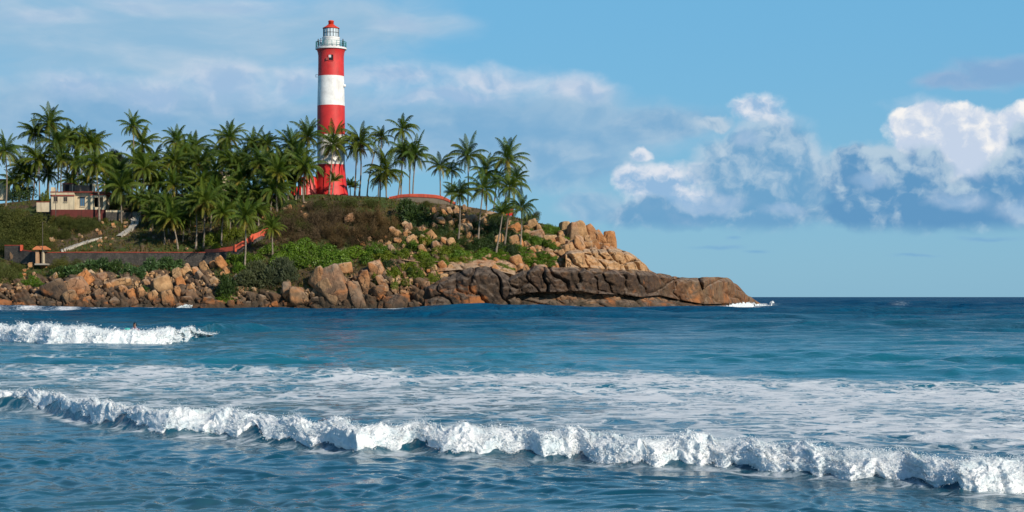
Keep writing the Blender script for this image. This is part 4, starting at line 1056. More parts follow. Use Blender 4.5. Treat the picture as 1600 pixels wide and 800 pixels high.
# ---- people on the gallery
def person_mesh(name, mats, pose='stand', lean=0.0):
    """one continuous standing body: joints as edges, grown by a Skin modifier; clothes by height"""
    J = {'pel': (0, 0, .92, .15), 'waist': (0, 0, 1.08, .135), 'chest': (0, lean, 1.30, .155), 'neck': (0, lean * 1.2, 1.46, .065), 'head': (0, lean * 1.5, 1.58, .095), 'crown': (0, lean * 1.5, 1.68, .085),
         'hl': (-.1, 0, .88, .10), 'kl': (-.11, -.02, .50, .072), 'al': (-.11, .02, .10, .05), 'tl': (-.12, -.13, .04, .045),
         'hr': (.1, 0, .88, .10), 'kr': (.11, -.02, .50, .072), 'ar': (.11, .02, .10, .05), 'tr': (.12, -.13, .04, .045),
         'sl': (-.20, lean, 1.38, .075), 'el': (-.27, lean - .10, 1.12, .055), 'wl': (-.22, lean - .32, 1.06, .04), 'fl': (-.20, lean - .42, 1.05, .042),
         'sr': (.20, lean, 1.38, .075), 'er': (.27, lean - .10, 1.12, .055), 'wr': (.22, lean - .32, 1.06, .04), 'fr': (.20, lean - .42, 1.05, .042)}
    E = [('pel', 'waist'), ('waist', 'chest'), ('chest', 'neck'), ('neck', 'head'), ('head', 'crown'), ('pel', 'hl'), ('hl', 'kl'), ('kl', 'al'), ('al', 'tl'), ('pel', 'hr'), ('hr', 'kr'), ('kr', 'ar'), ('ar', 'tr'),
         ('chest', 'sl'), ('sl', 'el'), ('el', 'wl'), ('wl', 'fl'), ('chest', 'sr'), ('sr', 'er'), ('er', 'wr'), ('wr', 'fr')]
    keys = list(J)
    me = bpy.data.meshes.new(name); me.from_pydata([J[k][:3] for k in keys], [(keys.index(a), keys.index(b)) for a, b in E], [])
    o = bpy.data.objects.new(name, me); COL.objects.link(o)
    md = o.modifiers.new('skin', 'SKIN'); md.use_smooth_shade = True
    sk = me.skin_vertices[0].data if me.skin_vertices else None
    if sk:
        for i, k in enumerate(keys): sk[i].radius = (J[k][3], J[k][3] * 0.85); sk[i].use_root = (k == 'pel')
    ss = o.modifiers.new('sub', 'SUBSURF'); ss.levels = 1; ss.render_levels = 1
    me.materials.append(mats); return o
def clothing(name, top, bottom, skin, hair, z_up):
    m, t, out = material(name)
    z = t.xyz(t.obj())[2]
    c1 = t.mix(t.m('GREATER_THAN', z, 0.95), bottom, top); c1 = t.mix(t.m('GREATER_THAN', z, 1.44), c1, skin); c1 = t.mix(t.m('GREATER_THAN', z, 1.64), c1, hair)
    c1 = t.mix(t.m('LESS_THAN', z, 0.09), c1, (0.03, 0.03, 0.03))
    principled(t, out, c1, 0.8); return m
def visitor(ang, top, bottom, label, rz):
    m_ = clothing('clothing', top, bottom, (0.20, 0.10, 0.06), (0.015, 0.012, 0.01), 1.0)
    o = person_mesh('person', m_, lean=-0.03)
    r_ = 20.6 * K
    o.location = (LX + r_ * math.cos(R(ang)), LY + r_ * math.sin(R(ang)), lz(75.0))
    o.rotation_euler = (0, 0, rz); tag(o, label, 'person')
    # hair sits on the head as its own piece
    h = MB(); 
    for i in range(1): h.lathe([(0.02, 1.745), (0.075, 1.73), (0.105, 1.68), (0.11, 1.61), (0.095, 1.56)], 14, cy=-0.02, cap=False)
    h.build('hair', plain('black hair', (0.012, 0.010, 0.009), 0.5), o, smooth=True)
    return o
visitor(202, (0.03, 0.035, 0.04), (0.02, 0.022, 0.03), 'person in dark clothes at the left end of the lighthouse gallery', R(-60))
visitor(226, (0.45, 0.42, 0.48), (0.05, 0.05, 0.08), 'person in a pale top leaning on the left gallery railing', R(-30))
visitor(-22, (0.04, 0.05, 0.06), (0.03, 0.03, 0.035), 'person in dark clothes at the right end of the lighthouse gallery', R(50))

# ================================================================== RED ANNEX by the lighthouse
AY = 366.0; KA = AY / F
def px_box(mb, p0, p1, q0, q1, Y, d, mi=0):
    """a box whose front face spans photo columns p0..p1 and rows q0 (top)..q1 (bottom) at distance Y, d metres deep"""
    a, b = P(p0, q1, Y), P(p1, q0, Y)
    return mb.box(a.x, b.x, Y, Y + d, a.z, b.z, mi)
an = empty('red_annex', P(477, 306, AY)); tag(an, 'red painted annex with sloping buttressed walls left of the lighthouse foot', 'building')
def world_part(name, mb, mats, root, smooth=False, bevel=0.0, parent=None):
    """a part given in world coordinates, parented to its thing"""
    o = mb.build(name, mats, parent or root, smooth=smooth, bevel=bevel)
    m_ = Matrix.Translation(-root.location); o.data.transform(m_); return o
M_RED2 = paint('annex red paint', (0.62, 0.03, 0.022), 0.5, 0.3, (0.25, 0.03, 0.03), 1.0, 0.3)
mb = MB()
cA = P(477, 307, AY); 
prof = [(2.9, cA.z - .5), (2.4, cA.z + 1.6), (1.9, cA.z + 3.2), (1.75, cA.z + 4.0), (1.0, cA.z + 4.4), (0.1, cA.z + 4.6)]
mb.lathe([(r, z) for r, z in prof], 8, cx=cA.x + 0.4, cy=AY + 3.0); world_part('wall', mb, M_RED2, an)
mb = MB(); px_box(mb, 455, 466, 291, 308, AY + 2, 3); world_part('wall', mb, M_RED2, an)
mb = MB(); px_box(mb, 489.5, 492, 277, 300, AY + 2, 1.5); world_part('pier', mb, M_RED2, an)
mb = MB(); mb.tube([P(471.4, 306, AY - 0.6), P(471.4, 287, AY - 0.6)], 0.13, 8); world_part('downpipe', mb, M_GALV, an)
for (p0, p1, q0, q1, Y, lb) in ((408, 424, 294, 306, 367.5, 'dark red low wall half hidden by palms left of the red annex'), (365, 385, 296, 302, 371, 'short dull red wall beside the cream hilltop building'),
                                (790, 801, 325.5, 331, 354, 'small red masonry block on the slope behind the right-hand palms')):
    t_ = empty('low_wall', P((p0 + p1) / 2, q1, Y)); tag(t_, lb, 'wall')
    mb = MB(); px_box(mb, p0, p1, q0, q1 + 6, Y, 0.4); world_part('wall', mb, M_RED2, t_, bevel=0.03)
    mb = MB(); px_box(mb, p0 - 0.6, p1 + 0.6, q0 - 0.8, q0, Y - 0.06, 0.52); world_part('coping', mb, M_RED2, t_)

# ================================================================== WALLS
def masonry(name, c0, c1, mortar, scale):
    m, t, out = material(name)
    p = t.obj(); 
    v = t.voro(t.vm('MULTIPLY', p, (1, 1, 1.5)), scale, 'DISTANCE_TO_EDGE'); vc = t.voro(t.vm('MULTIPLY', p, (1, 1, 1.5)), scale, 'F1', 'Color')
    tone = t.xyz(vc)[0]
    n = t.noise(p, 3, 5, 0.6)
    col = t.mix(t.m('MULTIPLY', t.m('ADD', tone, n), 0.5), c0, c1)
    col = t.mix(t.step(v, 0.02, 0.07, 1.0, 0.0), col, mortar)
    st = t.noise(t.vm('MULTIPLY', p, (0.5, 0.5, 0.12)), 1.5, 4, 0.6)
    col = t.mix(t.m('MULTIPLY', t.step(st, 0.5, 0.7), 0.6), col, (0.02, 0.02, 0.018))
    principled(t, out, col, 0.85, t.bump(t.m('ADD', t.step(v, 0.0, 0.1), n), 0.8, 0.08)); return m
M_RUBBLE = masonry('dark rubble masonry', (0.035, 0.032, 0.03), (0.115, 0.10, 0.085), (0.06, 0.055, 0.05), 2.2)
M_COPE = paint('dull red coping', (0.36, 0.065, 0.035), 0.7, 0.5, (0.06, 0.03, 0.02), 1.0)
M_ORANGE = paint('orange red paint', (0.62, 0.105, 0.05), 0.65, 0.6, (0.22, 0.04, 0.03), 0.7, 0.3)
def wall_strip(mb, pts, thick, mi=0):
    """a wall along points (px, top row, bottom row, Y)"""
    vs = []
    for px, q0, q1, Y in pts:
        a, b = P(px, q0, Y), P(px, q1, Y)
        vs += [(b.x, Y, b.z), (a.x, Y, a.z), (a.x, Y + thick, a.z), (b.x, Y + thick, b.z)]
    n = len(pts); fs = []
    for i in range(n - 1):
        for k in range(4): fs.append((i * 4 + k, i * 4 + (k + 1) % 4, (i + 1) * 4 + (k + 1) % 4, (i + 1) * 4 + k))
    fs += [(0, 1, 2, 3), tuple((n - 1) * 4 + k for k in (3, 2, 1, 0))]
    mb._add(vs, fs, mi); return mb
wl = empty('boundary_wall', P(200, 412, 343)); tag(wl, 'long dark rubble wall with a thin red coping above the shore', 'wall')
pts = [(p, a_, b_, float(hill_Y(p, b_ - 2)) - 0.5) for p, a_, b_, y_ in [(66, 395, 416, 342), (120, 394.6, 416, 342.6), (220, 394.8, 416, 343.2), (322, 395, 416, 343.8), (345, 395, 412, 344.5), (360, 395, 408, 345)]]
world_part('masonry', wall_strip(MB(), pts, 0.55), M_RUBBLE, wl)
world_part('coping', wall_strip(MB(), [(p, a - 1.3, a, Y - 0.08) for p, a, b, Y in pts[:4]], 0.71), M_COPE, wl)
wl2 = empty('boundary_wall', P(30, 410, 343)); tag(wl2, 'stepped dark stone wall with red coping left of the little gatehouse', 'wall')
pts = [(7, 384, 410, 346), (31, 384, 412, 344.5), (31.5, 391, 412, 344.4), (55, 394, 414, 342.5)]
world_part('masonry', wall_strip(MB(), pts, 0.5), M_RUBBLE, wl2)
world_part('coping', wall_strip(MB(), [(7, 382.6, 384, 345.9), (33, 382.6, 384, 344.4)], 0.64), M_COPE, wl2)
world_part('coping', wall_strip(MB(), [(32, 389.6, 391, 344.3), (56, 392.8, 394, 342.4)], 0.64), M_COPE, wl2)
mb = MB(); px_box(mb, 31.5, 34.5, 382.6, 392, 344.1, 0.8); world_part('pier', mb, M_ORANGE, wl2)
# ramped orange wall climbing the slope behind
rw = empty('ramped_wall', P(370, 400, 347)); tag(rw, 'orange red parapet wall climbing the slope from the long stone wall', 'wall')
rpts = [(p, a_, b_, float(hill_Y(p, b_ + 3)) - 0.9) for p, a_, b_, y_ in [(320, 389.5, 395, 345), (334, 389, 394.5, 345.2), (348, 387, 393.5, 346), (362, 385, 392, 347), (368, 383, 391, 347.6), (378, 377, 386.5, 348.6), (386, 372.5, 382, 350), (394, 366.5, 376, 351.5), (402, 363.5, 371.5, 352.8), (411, 359.5, 367, 354.2), (419, 355.5, 362.5, 355.5), (422, 355, 361.5, 356)]]
world_part('parapet', wall_strip(MB(), rpts, 0.45), M_ORANGE, rw)
world_part('masonry', wall_strip(MB(), [(p, b, b + 10, Y + 0.05) for p, a, b, Y in rpts], 0.4), M_RUBBLE, rw)
for i in (4, 7, 9):
    p, a, b, Y = rpts[i]; mb = MB(); px_box(mb, p - 1.2, p + 1.6, a - 1.0, b + 2, Y - 0.12, 0.7); world_part('pier', mb, M_ORANGE, rw)
# rounded orange wall along the crest right of the lighthouse
cw = empty('crest_wall', P(650, 320, 352)); tag(cw, 'curved orange topped wall along the crest right of the lighthouse', 'wall')
cp = [(p, a_, b_, float(lerp(T_YR, p)) - 0.6 + 0 * y_) for p, a_, b_, y_ in [(608, 307.5, 312, 362), (618, 305.5, 310.5, 360), (625, 303.8, 309, 358.5), (640, 302.8, 308, 356.5), (660, 302.8, 308.5, 354.5), (680, 304.2, 309.8, 353), (690, 306, 311.5, 352.5), (697, 308.8, 314, 352.3), (704, 312.5, 317, 352.5), (712, 316, 320, 353.5)]]
world_part('parapet', wall_strip(MB(), cp, 0.7), M_ORANGE, cw, bevel=0.12)
world_part('masonry', wall_strip(MB(), [(p, b, b + 8, Y + 0.12) for p, a, b, Y in cp], 0.5), paint('pale rubble', (0.22, 0.18, 0.13), 0.9, 0.5), cw)

HY = float(hill_Y(120, 346))      # the cream house stands here
# ---- gatehouse
gt = empty('gatehouse', P(62, 411, 341)); tag(gt, 'little gatehouse with an orange hipped roof at the end of the long wall', 'gatehouse')
M_CREAM = paint('weathered cream plaster', (0.60, 0.50, 0.34), 0.8, 0.55, (0.20, 0.15, 0.10), 0.6, 0.3)
M_GPIL = paint('ochre plaster', (0.45, 0.27, 0.15), 0.8, 0.5, (0.16, 0.09, 0.06), 1.0)
M_TILE = paint('orange roof paint', (0.60, 0.20, 0.075), 0.7, 0.3, (0.3, 0.1, 0.05), 1.0)
mb = MB(); px_box(mb, 55.5, 60.5, 390, 412, 341, 0.9); world_part('pillar', mb, M_GPIL, gt)
mb = MB(); px_box(mb, 65.6, 68.2, 390, 412, 341, 0.9); world_part('pillar', mb, M_CREAM, gt)
mb = MB(); px_box(mb, 60.6, 65.5, 393, 412, 342.2, 0.2); world_part('door', mb, plain('dark plank door', (0.07, 0.05, 0.045)), gt)
mb = MB(); px_box(mb, 66.8, 71.5, 389.5, 393, 340.9, 1.2); world_part('bracket', mb, M_CREAM, gt)
a, b = P(51.5, 389.2, 340.6), P(74.5, 389.2, 340.6); t0, t1 = P(56, 384.2, 341), P(69.5, 384.2, 341)
mb = MB(); mb._add([(a.x, 340.4, a.z - .12), (b.x, 340.4, a.z - .12), (b.x, 342.9, a.z - .12), (a.x, 342.9, a.z - .12), (a.x, 340.4, a.z + .1), (b.x, 340.4, a.z + .1), (b.x, 342.9, a.z + .1), (a.x, 342.9, a.z + .1),
                    (t0.x, 341.4, t0.z), (t1.x, 341.4, t0.z), (t1.x, 341.9, t0.z), (t0.x, 341.9, t0.z)],
                   [(0, 3, 2, 1), (0, 1, 5, 4), (1, 2, 6, 5), (2, 3, 7, 6), (3, 0, 4, 7), (4, 5, 9, 8), (5, 6, 10, 9), (6, 7, 11, 10), (7, 4, 8, 11), (8, 9, 10, 11)])
world_part('roof', mb, M_TILE, gt)
mb = MB(); px_box(mb, 54, 72, 411.5, 414, 339.6, 2.4); world_part('step', mb, paint('worn concrete', (0.36, 0.33, 0.28), 0.9, 0.4), gt)
M_POLE = plain('weathered pole', (0.10, 0.085, 0.07), 0.8)
def pole(px, q0, q1, Y, r_, lb):
    o = MB().tube([P(px, q1, Y), P(px, (q0 + q1) / 2, Y), P(px, q0, Y)], [r_, r_ * 0.9, r_ * 0.75], 8).build('pole', M_POLE, smooth=True)
    tag(o, lb, 'pole'); return o
pole(66.6, 347, 412, 340.3, 0.06, 'thin dark pole standing in front of the gatehouse roof')
pole(87, 296, 348, HY - 1.5, 0.09, 'thin wooden pole in front of the left windows of the cream house')
pole(204.8, 312, 347, 371, 0.05, 'slim post at the head of the steps')

# ================================================================== CREAM HOUSE
hs = empty('house', P(122, 330, HY)); tag(hs, 'weathered cream house with a flat roof, red trim and a blue window', 'house')
M_HRED = paint('faded maroon trim', (0.24, 0.045, 0.03), 0.75, 0.5, (0.08, 0.03, 0.02), 1.0)
M_DGREY = paint('dark ruined plaster', (0.16, 0.13, 0.10), 0.9, 0.7, (0.03, 0.025, 0.02), 0.7)
M_BLUE = plain('blue shutter paint', (0.05, 0.13, 0.22), 0.6)
def hp(name, p0, p1, q0, q1, dy, d, mat, bevel=0.0, parent=None):
    mb = MB(); px_box(mb, p0, p1, q0, q1, HY + dy, d); return world_part(name, mb, mat, hs, bevel=bevel, parent=parent)
# left block (stands a little forward), main block, porch
hp('wall', 79, 115.6, 303.2, 327.5, 0, 7, M_CREAM); hp('wall', 115.8, 141.5, 302.2, 327.5, 0.9, 6, M_CREAM)
hp('plinth', 78.6, 165, 327.6, 352, -0.08, 7.5, paint('dark maroon wash', (0.13, 0.026, 0.02), 0.8, 0.6, (0.04, 0.02, 0.015), 1.0))
hp('trim', 78.2, 116.2, 304.4, 306.6, -0.16, 7.2, M_HRED); hp('parapet', 78.6, 116, 300.8, 303.1, -0.05, 7, M_CREAM)
hp('coping', 78.2, 164.5, 299.2, 300.7, -0.12, 7.6, M_HRED); hp('parapet', 116.1, 164, 300.8, 302.1, 0.8, 6, M_CREAM)
hp('eaves', 140, 165.6, 303.2, 305.0, -0.15, 6.4, M_HRED)
# porch: two piers, a lintel, a low wall, and the dark room behind
hp('pier', 141.6, 146.2, 305.1, 327.5, 0.0, 0.7, M_CREAM); hp('pier', 161.2, 165, 305.1, 327.5, 0.0, 0.7, M_CREAM)
hp('lintel', 146.3, 161.1, 305.1, 308.4, 0.0, 0.7, M_CREAM); hp('porch_wall', 146.3, 161.1, 323.6, 327.5, 0.0, 0.5, M_CREAM)
hp('back_wall', 141.6, 165, 305.1, 327.5, 2.6, 3.5, M_CREAM); hp('side_wall', 164.2, 165, 305.1, 327.5, 0.75, 1.8, M_CREAM)
hp('doorway', 147.5, 152.5, 309.5, 327.4, 2.52, 0.06, M_HOLE)
for i, (p0, p1, q0, q1, dy) in enumerate(((84.8, 89.4, 307.6, 314.8, 0), (100.2, 104.4, 307.8, 314.8, 0), (125.6, 132, 308.2, 321.6, 0.9))):
    wi = hp('window', p0, p1, q0, q1, dy - 0.06, 0.05, M_BLUE if i == 2 else M_HOLE)
    hp('frame', p0 - 0.7, p0 - 0.05, q0 - 0.7, q1 + 0.7, dy - 0.10, 0.12, M_DGREY, parent=wi); hp('frame', p1 + 0.05, p1 + 0.7, q0 - 0.7, q1 + 0.7, dy - 0.10, 0.12, M_DGREY, parent=wi)
    hp('sill', p0 - 1.2, p1 + 1.2, q1 + 0.75, q1 + 1.5, dy - 0.22, 0.25, M_CREAM, parent=wi)
    hp('mullion', (p0 + p1) / 2 - 0.3, (p0 + p1) / 2 + 0.3, q0, q1, dy - 0.09, 0.03, M_DGREY, parent=wi)
    if i == 2: hp('hood', p0 - 2, p1 + 2, q0 - 2.2, q0 - 1, dy - 0.55, 0.6, M_DGREY, parent=wi)
hp('corner_pier', 115.0, 116.4, 303.2, 327.5, -0.06, 0.9, M_CREAM)
# the roof-top room behind, part ruined
hp('roof_room', 98.4, 112, 287.5, 299, 4.0, 3, M_DGREY); hp('roof_slab', 97, 113, 286, 287.4, 3.7, 3.6, M_HRED)
hp('roof_room', 116, 142, 289.5, 299, 3.6, 3, M_DGREY); hp('roof_pier', 112.6, 114, 287.5, 299, 3.9, 0.5, M_CREAM); hp('roof_pier', 97.4, 98.3, 287.5, 299, 3.9, 0.5, M_CREAM)
hp('roof_opening', 102, 108, 289, 299, 3.93, 0.06, M_HOLE); hp('roof_opening', 140, 144, 288, 298, 3.5, 0.06, M_HOLE)
hp('roof_pier', 144, 147.5, 287, 299, 3.5, 0.8, M_CREAM)
hp('chimney', 79.5, 85, 292.5, 299.1, 1.5, 1.2, M_CREAM); hp('roof_pier', 162.6, 163.6, 287, 299, 3.5, 0.3, M_CREAM)
sw = empty('yard_wall', P(68, 330, HY)); tag(sw, 'low pale yard wall with red coping left of the cream house', 'wall')
mb = MB(); px_box(mb, 57, 78.2, 316.2, 331, HY + 0.3, 0.4); world_part('wall', mb, M_CREAM, sw)
mb = MB(); px_box(mb, 56.4, 78.2, 314.8, 316.1, HY + 0.24, 0.52); world_part('coping', mb, M_HRED, sw)
tw = empty('terrace_wall', P(185, 342, HY - 1)); tag(tw, 'dark terrace wall with a pale coping right of the cream house', 'wall')
mb = MB(); px_box(mb, 165.4, 206, 331.6, 352, HY - 1, 0.6); world_part('masonry', mb, M_RUBBLE, tw)
mb = MB(); px_box(mb, 165.4, 192, 328.4, 331.5, HY - 1.05, 0.7); world_part('coping', mb, M_CREAM, tw)

# hilltop building behind the grove and a pale hut at the far left
hb = empty('hilltop_building', P(348, 300, 392)); tag(hb, 'cream building with a thin dark flat roof behind the palms left of the lighthouse', 'building')
mb = MB(); px_box(mb, 324, 366, 269.5, 304, 392, 8); world_part('wall', mb, M_CREAM, hb)
mb = MB(); px_box(mb, 322, 369, 267.6, 269.4, 391.2, 9.6); world_part('roof', mb, M_DGREY, hb)
for p0, p1 in ((330, 335), (341, 346)):
    mb = MB(); px_box(mb, p0, p1, 277, 288, 391.95, 0.1); world_part('window', mb, M_HOLE, hb)
mb = MB(); px_box(mb, 361, 364, 274, 304, 391.9, 0.1); world_part('doorway', mb, M_HOLE, hb)
hu = empty('hut', P(2, 305, 392)); tag(hu, 'pale hut with a red roof edge behind the leftmost palm', 'hut')
mb = MB(); px_box(mb, -14, 6, 282, 312, 392, 5); world_part('wall', mb, M_CREAM, hu)
mb = MB(); px_box(mb, -16, 8, 279.6, 281.9, 391.6, 5.8); world_part('roof', mb, M_HRED, hu)
mb = MB(); px_box(mb, -4, 0, 288, 306, 391.95, 0.1); world_part('doorway', mb, M_HOLE, hu)

# ================================================================== PATH with steps
M_CONC = paint('pale concrete', (0.42, 0.39, 0.34), 0.9, 0.4, (0.2, 0.18, 0.14), 0.8)
def path_mesh():
    line = [(95, 393), (112, 387), (128, 381), (144, 376), (158, 373)], [(186, 370), (196, 364), (206, 357), (211, 351), (211, 345), (212, 338), (215, 333)]
    Vs, Fs = [], []; nb = 0
    for ln in line:
        xs = np.linspace(0, len(ln) - 1, 30); px = np.interp(xs, range(len(ln)), [q[0] for q in ln]); py = np.interp(xs, range(len(ln)), [q[1] for q in ln])
        wid = np.full(30, 0.55) if ln is line[0] else np.linspace(0.55, 0.85, 30)
        pts = [hit(a, b) + Vector((0, -0.15, 0.22 + 0.05 * (i % 3))) for i, (a, b) in enumerate(zip(px, py))]
        for i, p in enumerate(pts):
            t_ = (pts[min(i + 1, 29)] - pts[max(i - 1, 0)]); n = Vector((-t_.y, t_.x, 0)).normalized() * wid[i] * 1.1
            n.y *= 0.8
            Vs += [p - n, p + n, p - n + Vector((0, 0, -0.6)), p + n + Vector((0, 0, -0.6))]
        for i in range(29):
            b = nb + i * 4; Fs += [(b, b + 1, b + 5, b + 4), (b + 2, b, b + 4, b + 6), (b + 1, b + 3, b + 7, b + 5)]
        nb += 120
    return mesh_np('path', [tuple(v) for v in Vs], Fs, M_CONC, smooth=False)
tag(add('path', path_mesh()), kind='structure')

# ================================================================== PALMS
def leaf_mat(name, c0, c1, c2, transl=0.35, rough=0.45, spec=0.35):
    """leaf: tone attribute 0 fresh .. 1 old; some light comes through"""
    m, t, out = material(name)
    tone = t.attr('tone'); r_ = t.rnd()
    col = t.mix(t.step(tone, 0.0, 0.55), c0, c1); col = t.mix(t.step(tone, 0.62, 1.0), col, c2)
    n = t.noise(t.obj(), 1.3, 4, 0.6)
    col = t.mix(t.lin(n, 0.3, 0.7), t.mix(1.0, col, (0.62, 0.66, 0.6), 'MULTIPLY'), col)
    col = t.mix(t.lin(r_, 0, 1, 0.0, 0.9), col, t.mix(1.0, col, (1.25, 1.08, 0.7), 'MULTIPLY')); col = t.mix(t.step(t.m('FRACT', t.m('MULTIPLY', r_, 7.3)), 0.3, 1.0, 0.0, 0.6), col, t.mix(1.0, col, (0.5, 0.55, 0.6), 'MULTIPLY'))
    b = t.new('ShaderNodeBsdfPrincipled'); t.put(b.inputs['Base Color'], col); b.inputs['Roughness'].default_value = rough; b.inputs['Specular IOR Level'].default_value = spec
    tr = t.new('ShaderNodeBsdfTranslucent'); t.put(tr.inputs[0], t.mix(1.0, col, (1.3, 1.35, 0.5), 'MULTIPLY'))
    mx = t.new('ShaderNodeMixShader'); mx.inputs[0].default_value = transl; t.l.new(b.outputs[0], mx.inputs[1]); t.l.new(tr.outputs[0], mx.inputs[2])
    t.l.new(mx.outputs[0], out.inputs[0]); return m
M_FROND = leaf_mat('palm frond', (0.062, 0.124, 0.022), (0.130, 0.180, 0.028), (0.34, 0.27, 0.065), 0.3, 0.5, 0.22)
M_DEAD = leaf_mat('dead frond', (0.20, 0.13, 0.065), (0.17, 0.105, 0.05), (0.12, 0.075, 0.04), 0.2, 0.8, 0.1)
M_COCO = plain('coconut husk', (0.28, 0.20, 0.05), 0.5)
def bark():
    m, t, out = material('palm bark'); p = t.obj()
    z = t.xyz(p)[2]
    rings = t.m('SINE', t.m('ADD', t.m('MULTIPLY', z, 22.0), t.m('MULTIPLY', t.noise(p, 2, 3), 4.0)))
    n = t.noise(p, 3.0, 5, 0.65)
    col = t.mix(t.lin(n, 0.3, 0.7), (0.17, 0.135, 0.10), (0.36, 0.30, 0.235)); col = t.mix(t.m('MULTIPLY', t.step(rings, 0.5, 1.0), 0.5), col, (0.10, 0.08, 0.06))
    col = t.mix(t.m('MULTIPLY', t.rnd(), 0.55), col, (0.11, 0.085, 0.065))
    principled(t, out, col, 0.85, t.bump(rings, 0.5, 0.04)); return m
M_BARK = bark()

def frond(rs, length, elev, azim, droop, nleaf, tone, wind=0.0, leaf_len=0.26, hang=0.6, V=None, Fq=None, T=None, wid=0.0165):
    """one feather leaf: an arching midrib with hanging leaflets down both sides"""
    n = 11; step = length / (n - 1); p = np.zeros(3); e = elev; a = azim
    pts = [p.copy()]; dirs = []
    for i in range(n - 1):
        d = np.array([math.cos(e) * math.cos(a), math.cos(e) * math.sin(a), math.sin(e)]); d[0] += wind * (i / n); d /= np.linalg.norm(d)
        dirs.append(d); p = p + d * step; pts.append(p.copy())
        e -= droop * (0.5 + 1.3 * i / n) / (n - 1) * (0.3 + 0.7 * math.cos(max(e, -1.4)))
    dirs.append(dirs[-1]); pts = np.array(pts); dirs = np.array(dirs)
    side = np.array([-math.sin(a), math.cos(a), 0.0])
    # midrib
    b = len(V); r0 = 0.016 * length
    for i in range(n):
        r_ = r0 * (1 - 0.85 * i / (n - 1)); up = np.cross(dirs[i], side)
        V += [pts[i] + side * r_, pts[i] + up * r_ * 0.7, pts[i] - side * r_]; T += [min(1.0, tone + 0.25)] * 3
    for i in range(n - 1):
        q = b + i * 3
        for k in range(3): Fq.append((q + k, q + (k + 1) % 3, q + 3 + (k + 1) % 3, q + 3 + k))
    roll_ = rs.normal() * 0.35
    for s in (-1, 1):
        for j in range(nleaf):
            t_ = 0.10 + 0.90 * (j + rs.uniform(-.3, .3)) / (nleaf - 1); t_ = min(max(t_, 0.05), 0.995)
            f = t_ * (n - 1); i = min(int(f), n - 2); c_ = pts[i] + (pts[i + 1] - pts[i]) * (f - i); d = dirs[i]
            ll = leaf_len * length * (math.sin(math.pi * (0.16 + 0.80 * t_)) ** 0.8) * rs.uniform(.82, 1.12)
            upv = np.cross(d, side) * -1; upv = np.cross(side, d)
            ld = side * s * (0.85 + 0.1 * roll_ * s) + d * (0.55 + 0.5 * t_) + upv * (0.35 - 0.1 * s * roll_) ; ld /= np.linalg.norm(ld)
            hg = hang * rs.uniform(0.7, 1.3)
            mid = c_ + ld * ll * 0.5; l2 = ld + np.array([wind * .6, 0, -hg * 1.5]); l2 /= np.linalg.norm(l2); end = mid + l2 * ll * 0.55
            wv = d * wid * length * (1.0 + 0.4 * math.sin(math.pi * t_))
            q = len(V); V += [c_ - wv * .5, c_ + wv * .5, mid + wv * .6, mid - wv * .6, end]; tt = tone + rs.uniform(-.12, .12); T += [tt, tt, tt, tt + .08, tt + .15]
            Fq += [(q, q + 1, q + 2, q + 3), (q + 3, q + 2, q + 4, q + 4)]
def to_mesh(name, V, Fq, T, mat):
    V = np.array(V); Fq = np.array(Fq)
    tri = Fq[:, 2] == Fq[:, 3]
    # a triangle is stored as two triangles' worth of loops: build a triangle mesh throughout
    q = Fq[~tri]; F3 = np.concatenate([q[:, [0, 1, 2]], q[:, [0, 2, 3]], Fq[tri][:, :3]])
    return mesh_np(name, V, F3, mat, smooth=False, attrs={'tone': np.clip(T, 0, 1)})
def crown_mesh(seed, nf=24, young=False, sparse=False):
    rs = np.random.RandomState(seed); V, Fq, T = [], [], []
    for i in range(nf):
        u = max(0.0, (i + rs.uniform(-.35, .35)) / nf)                       # 0 newest, upright .. 1 oldest, hanging
        el = R(84 - 112 * u ** 0.85 + rs.normal() * 7) if not young else R(84 - 70 * u + rs.normal() * 6)
        az_ = i * 2.39996 + rs.normal() * 0.25
        ln = (0.80 + 0.28 * math.sin(math.pi * min(1, u * 1.2 + .15))) * rs.uniform(.86, 1.1)
        frond(rs, ln, el, az_, R(80 + 40 * u) * rs.uniform(.7, 1.3) * (0.8 if young else 1), 31 if not sparse else 18, 0.08 + 0.60 * u ** 1.6 + rs.uniform(-.15, .28), 0.10 + rs.uniform(-.05, .08), 0.235 if not young else 0.28, 0.65 + 0.6 * u, V, Fq, T)
    return to_mesh('crown', V, Fq, T, M_FROND)
def skirt_mesh(seed):
    rs = np.random.RandomState(seed); V, Fq, T = [], [], []
    for i in range(5):
        frond(rs, rs.uniform(.6, .85), R(rs.uniform(-48, -20)), rs.uniform(0, 6.28), R(70), 12, rs.uniform(.2, .9), 0.0, 0.18, 1.3, V, Fq, T, 0.018)
    return to_mesh('dead_fronds', V, Fq, T, M_DEAD)
def nuts_mesh(seed):
    rs = np.random.RandomState(seed); mb = MB()
    bm = bmesh.new(); bmesh.ops.create_icosphere(bm, subdivisions=1, radius=1.0); B = [v.co.copy() for v in bm.verts]; BF = [[v.index for v in f.verts] for f in bm.faces]; bm.free()
    for i in range(11):
        a = rs.uniform(0, 6.28); c_ = Vector((math.cos(a) * rs.uniform(.05, .10), math.sin(a) * rs.uniform(.05, .10), rs.uniform(-.13, .0)))
        r_ = rs.uniform(.028, .04); mb._add([c_ + b * r_ for b in B], BF)
    me = bpy.data.meshes.new('coconuts'); me.from_pydata([tuple(v) for v in mb.v], [], mb.f); me.materials.append(M_COCO); return me
CROWNS = [crown_mesh(s, n_) for s, n_ in ((1, 34), (2, 30), (3, 38), (4, 33), (5, 27), (6, 36))]
YOUNG = [crown_mesh(s, 18, True) for s in (11, 12)]
OPEN = [crown_mesh(s, n_) for s, n_ in ((31, 22), (32, 25), (33, 20), (34, 23))]
SPARSE = [crown_mesh(21, 11, False, True)]
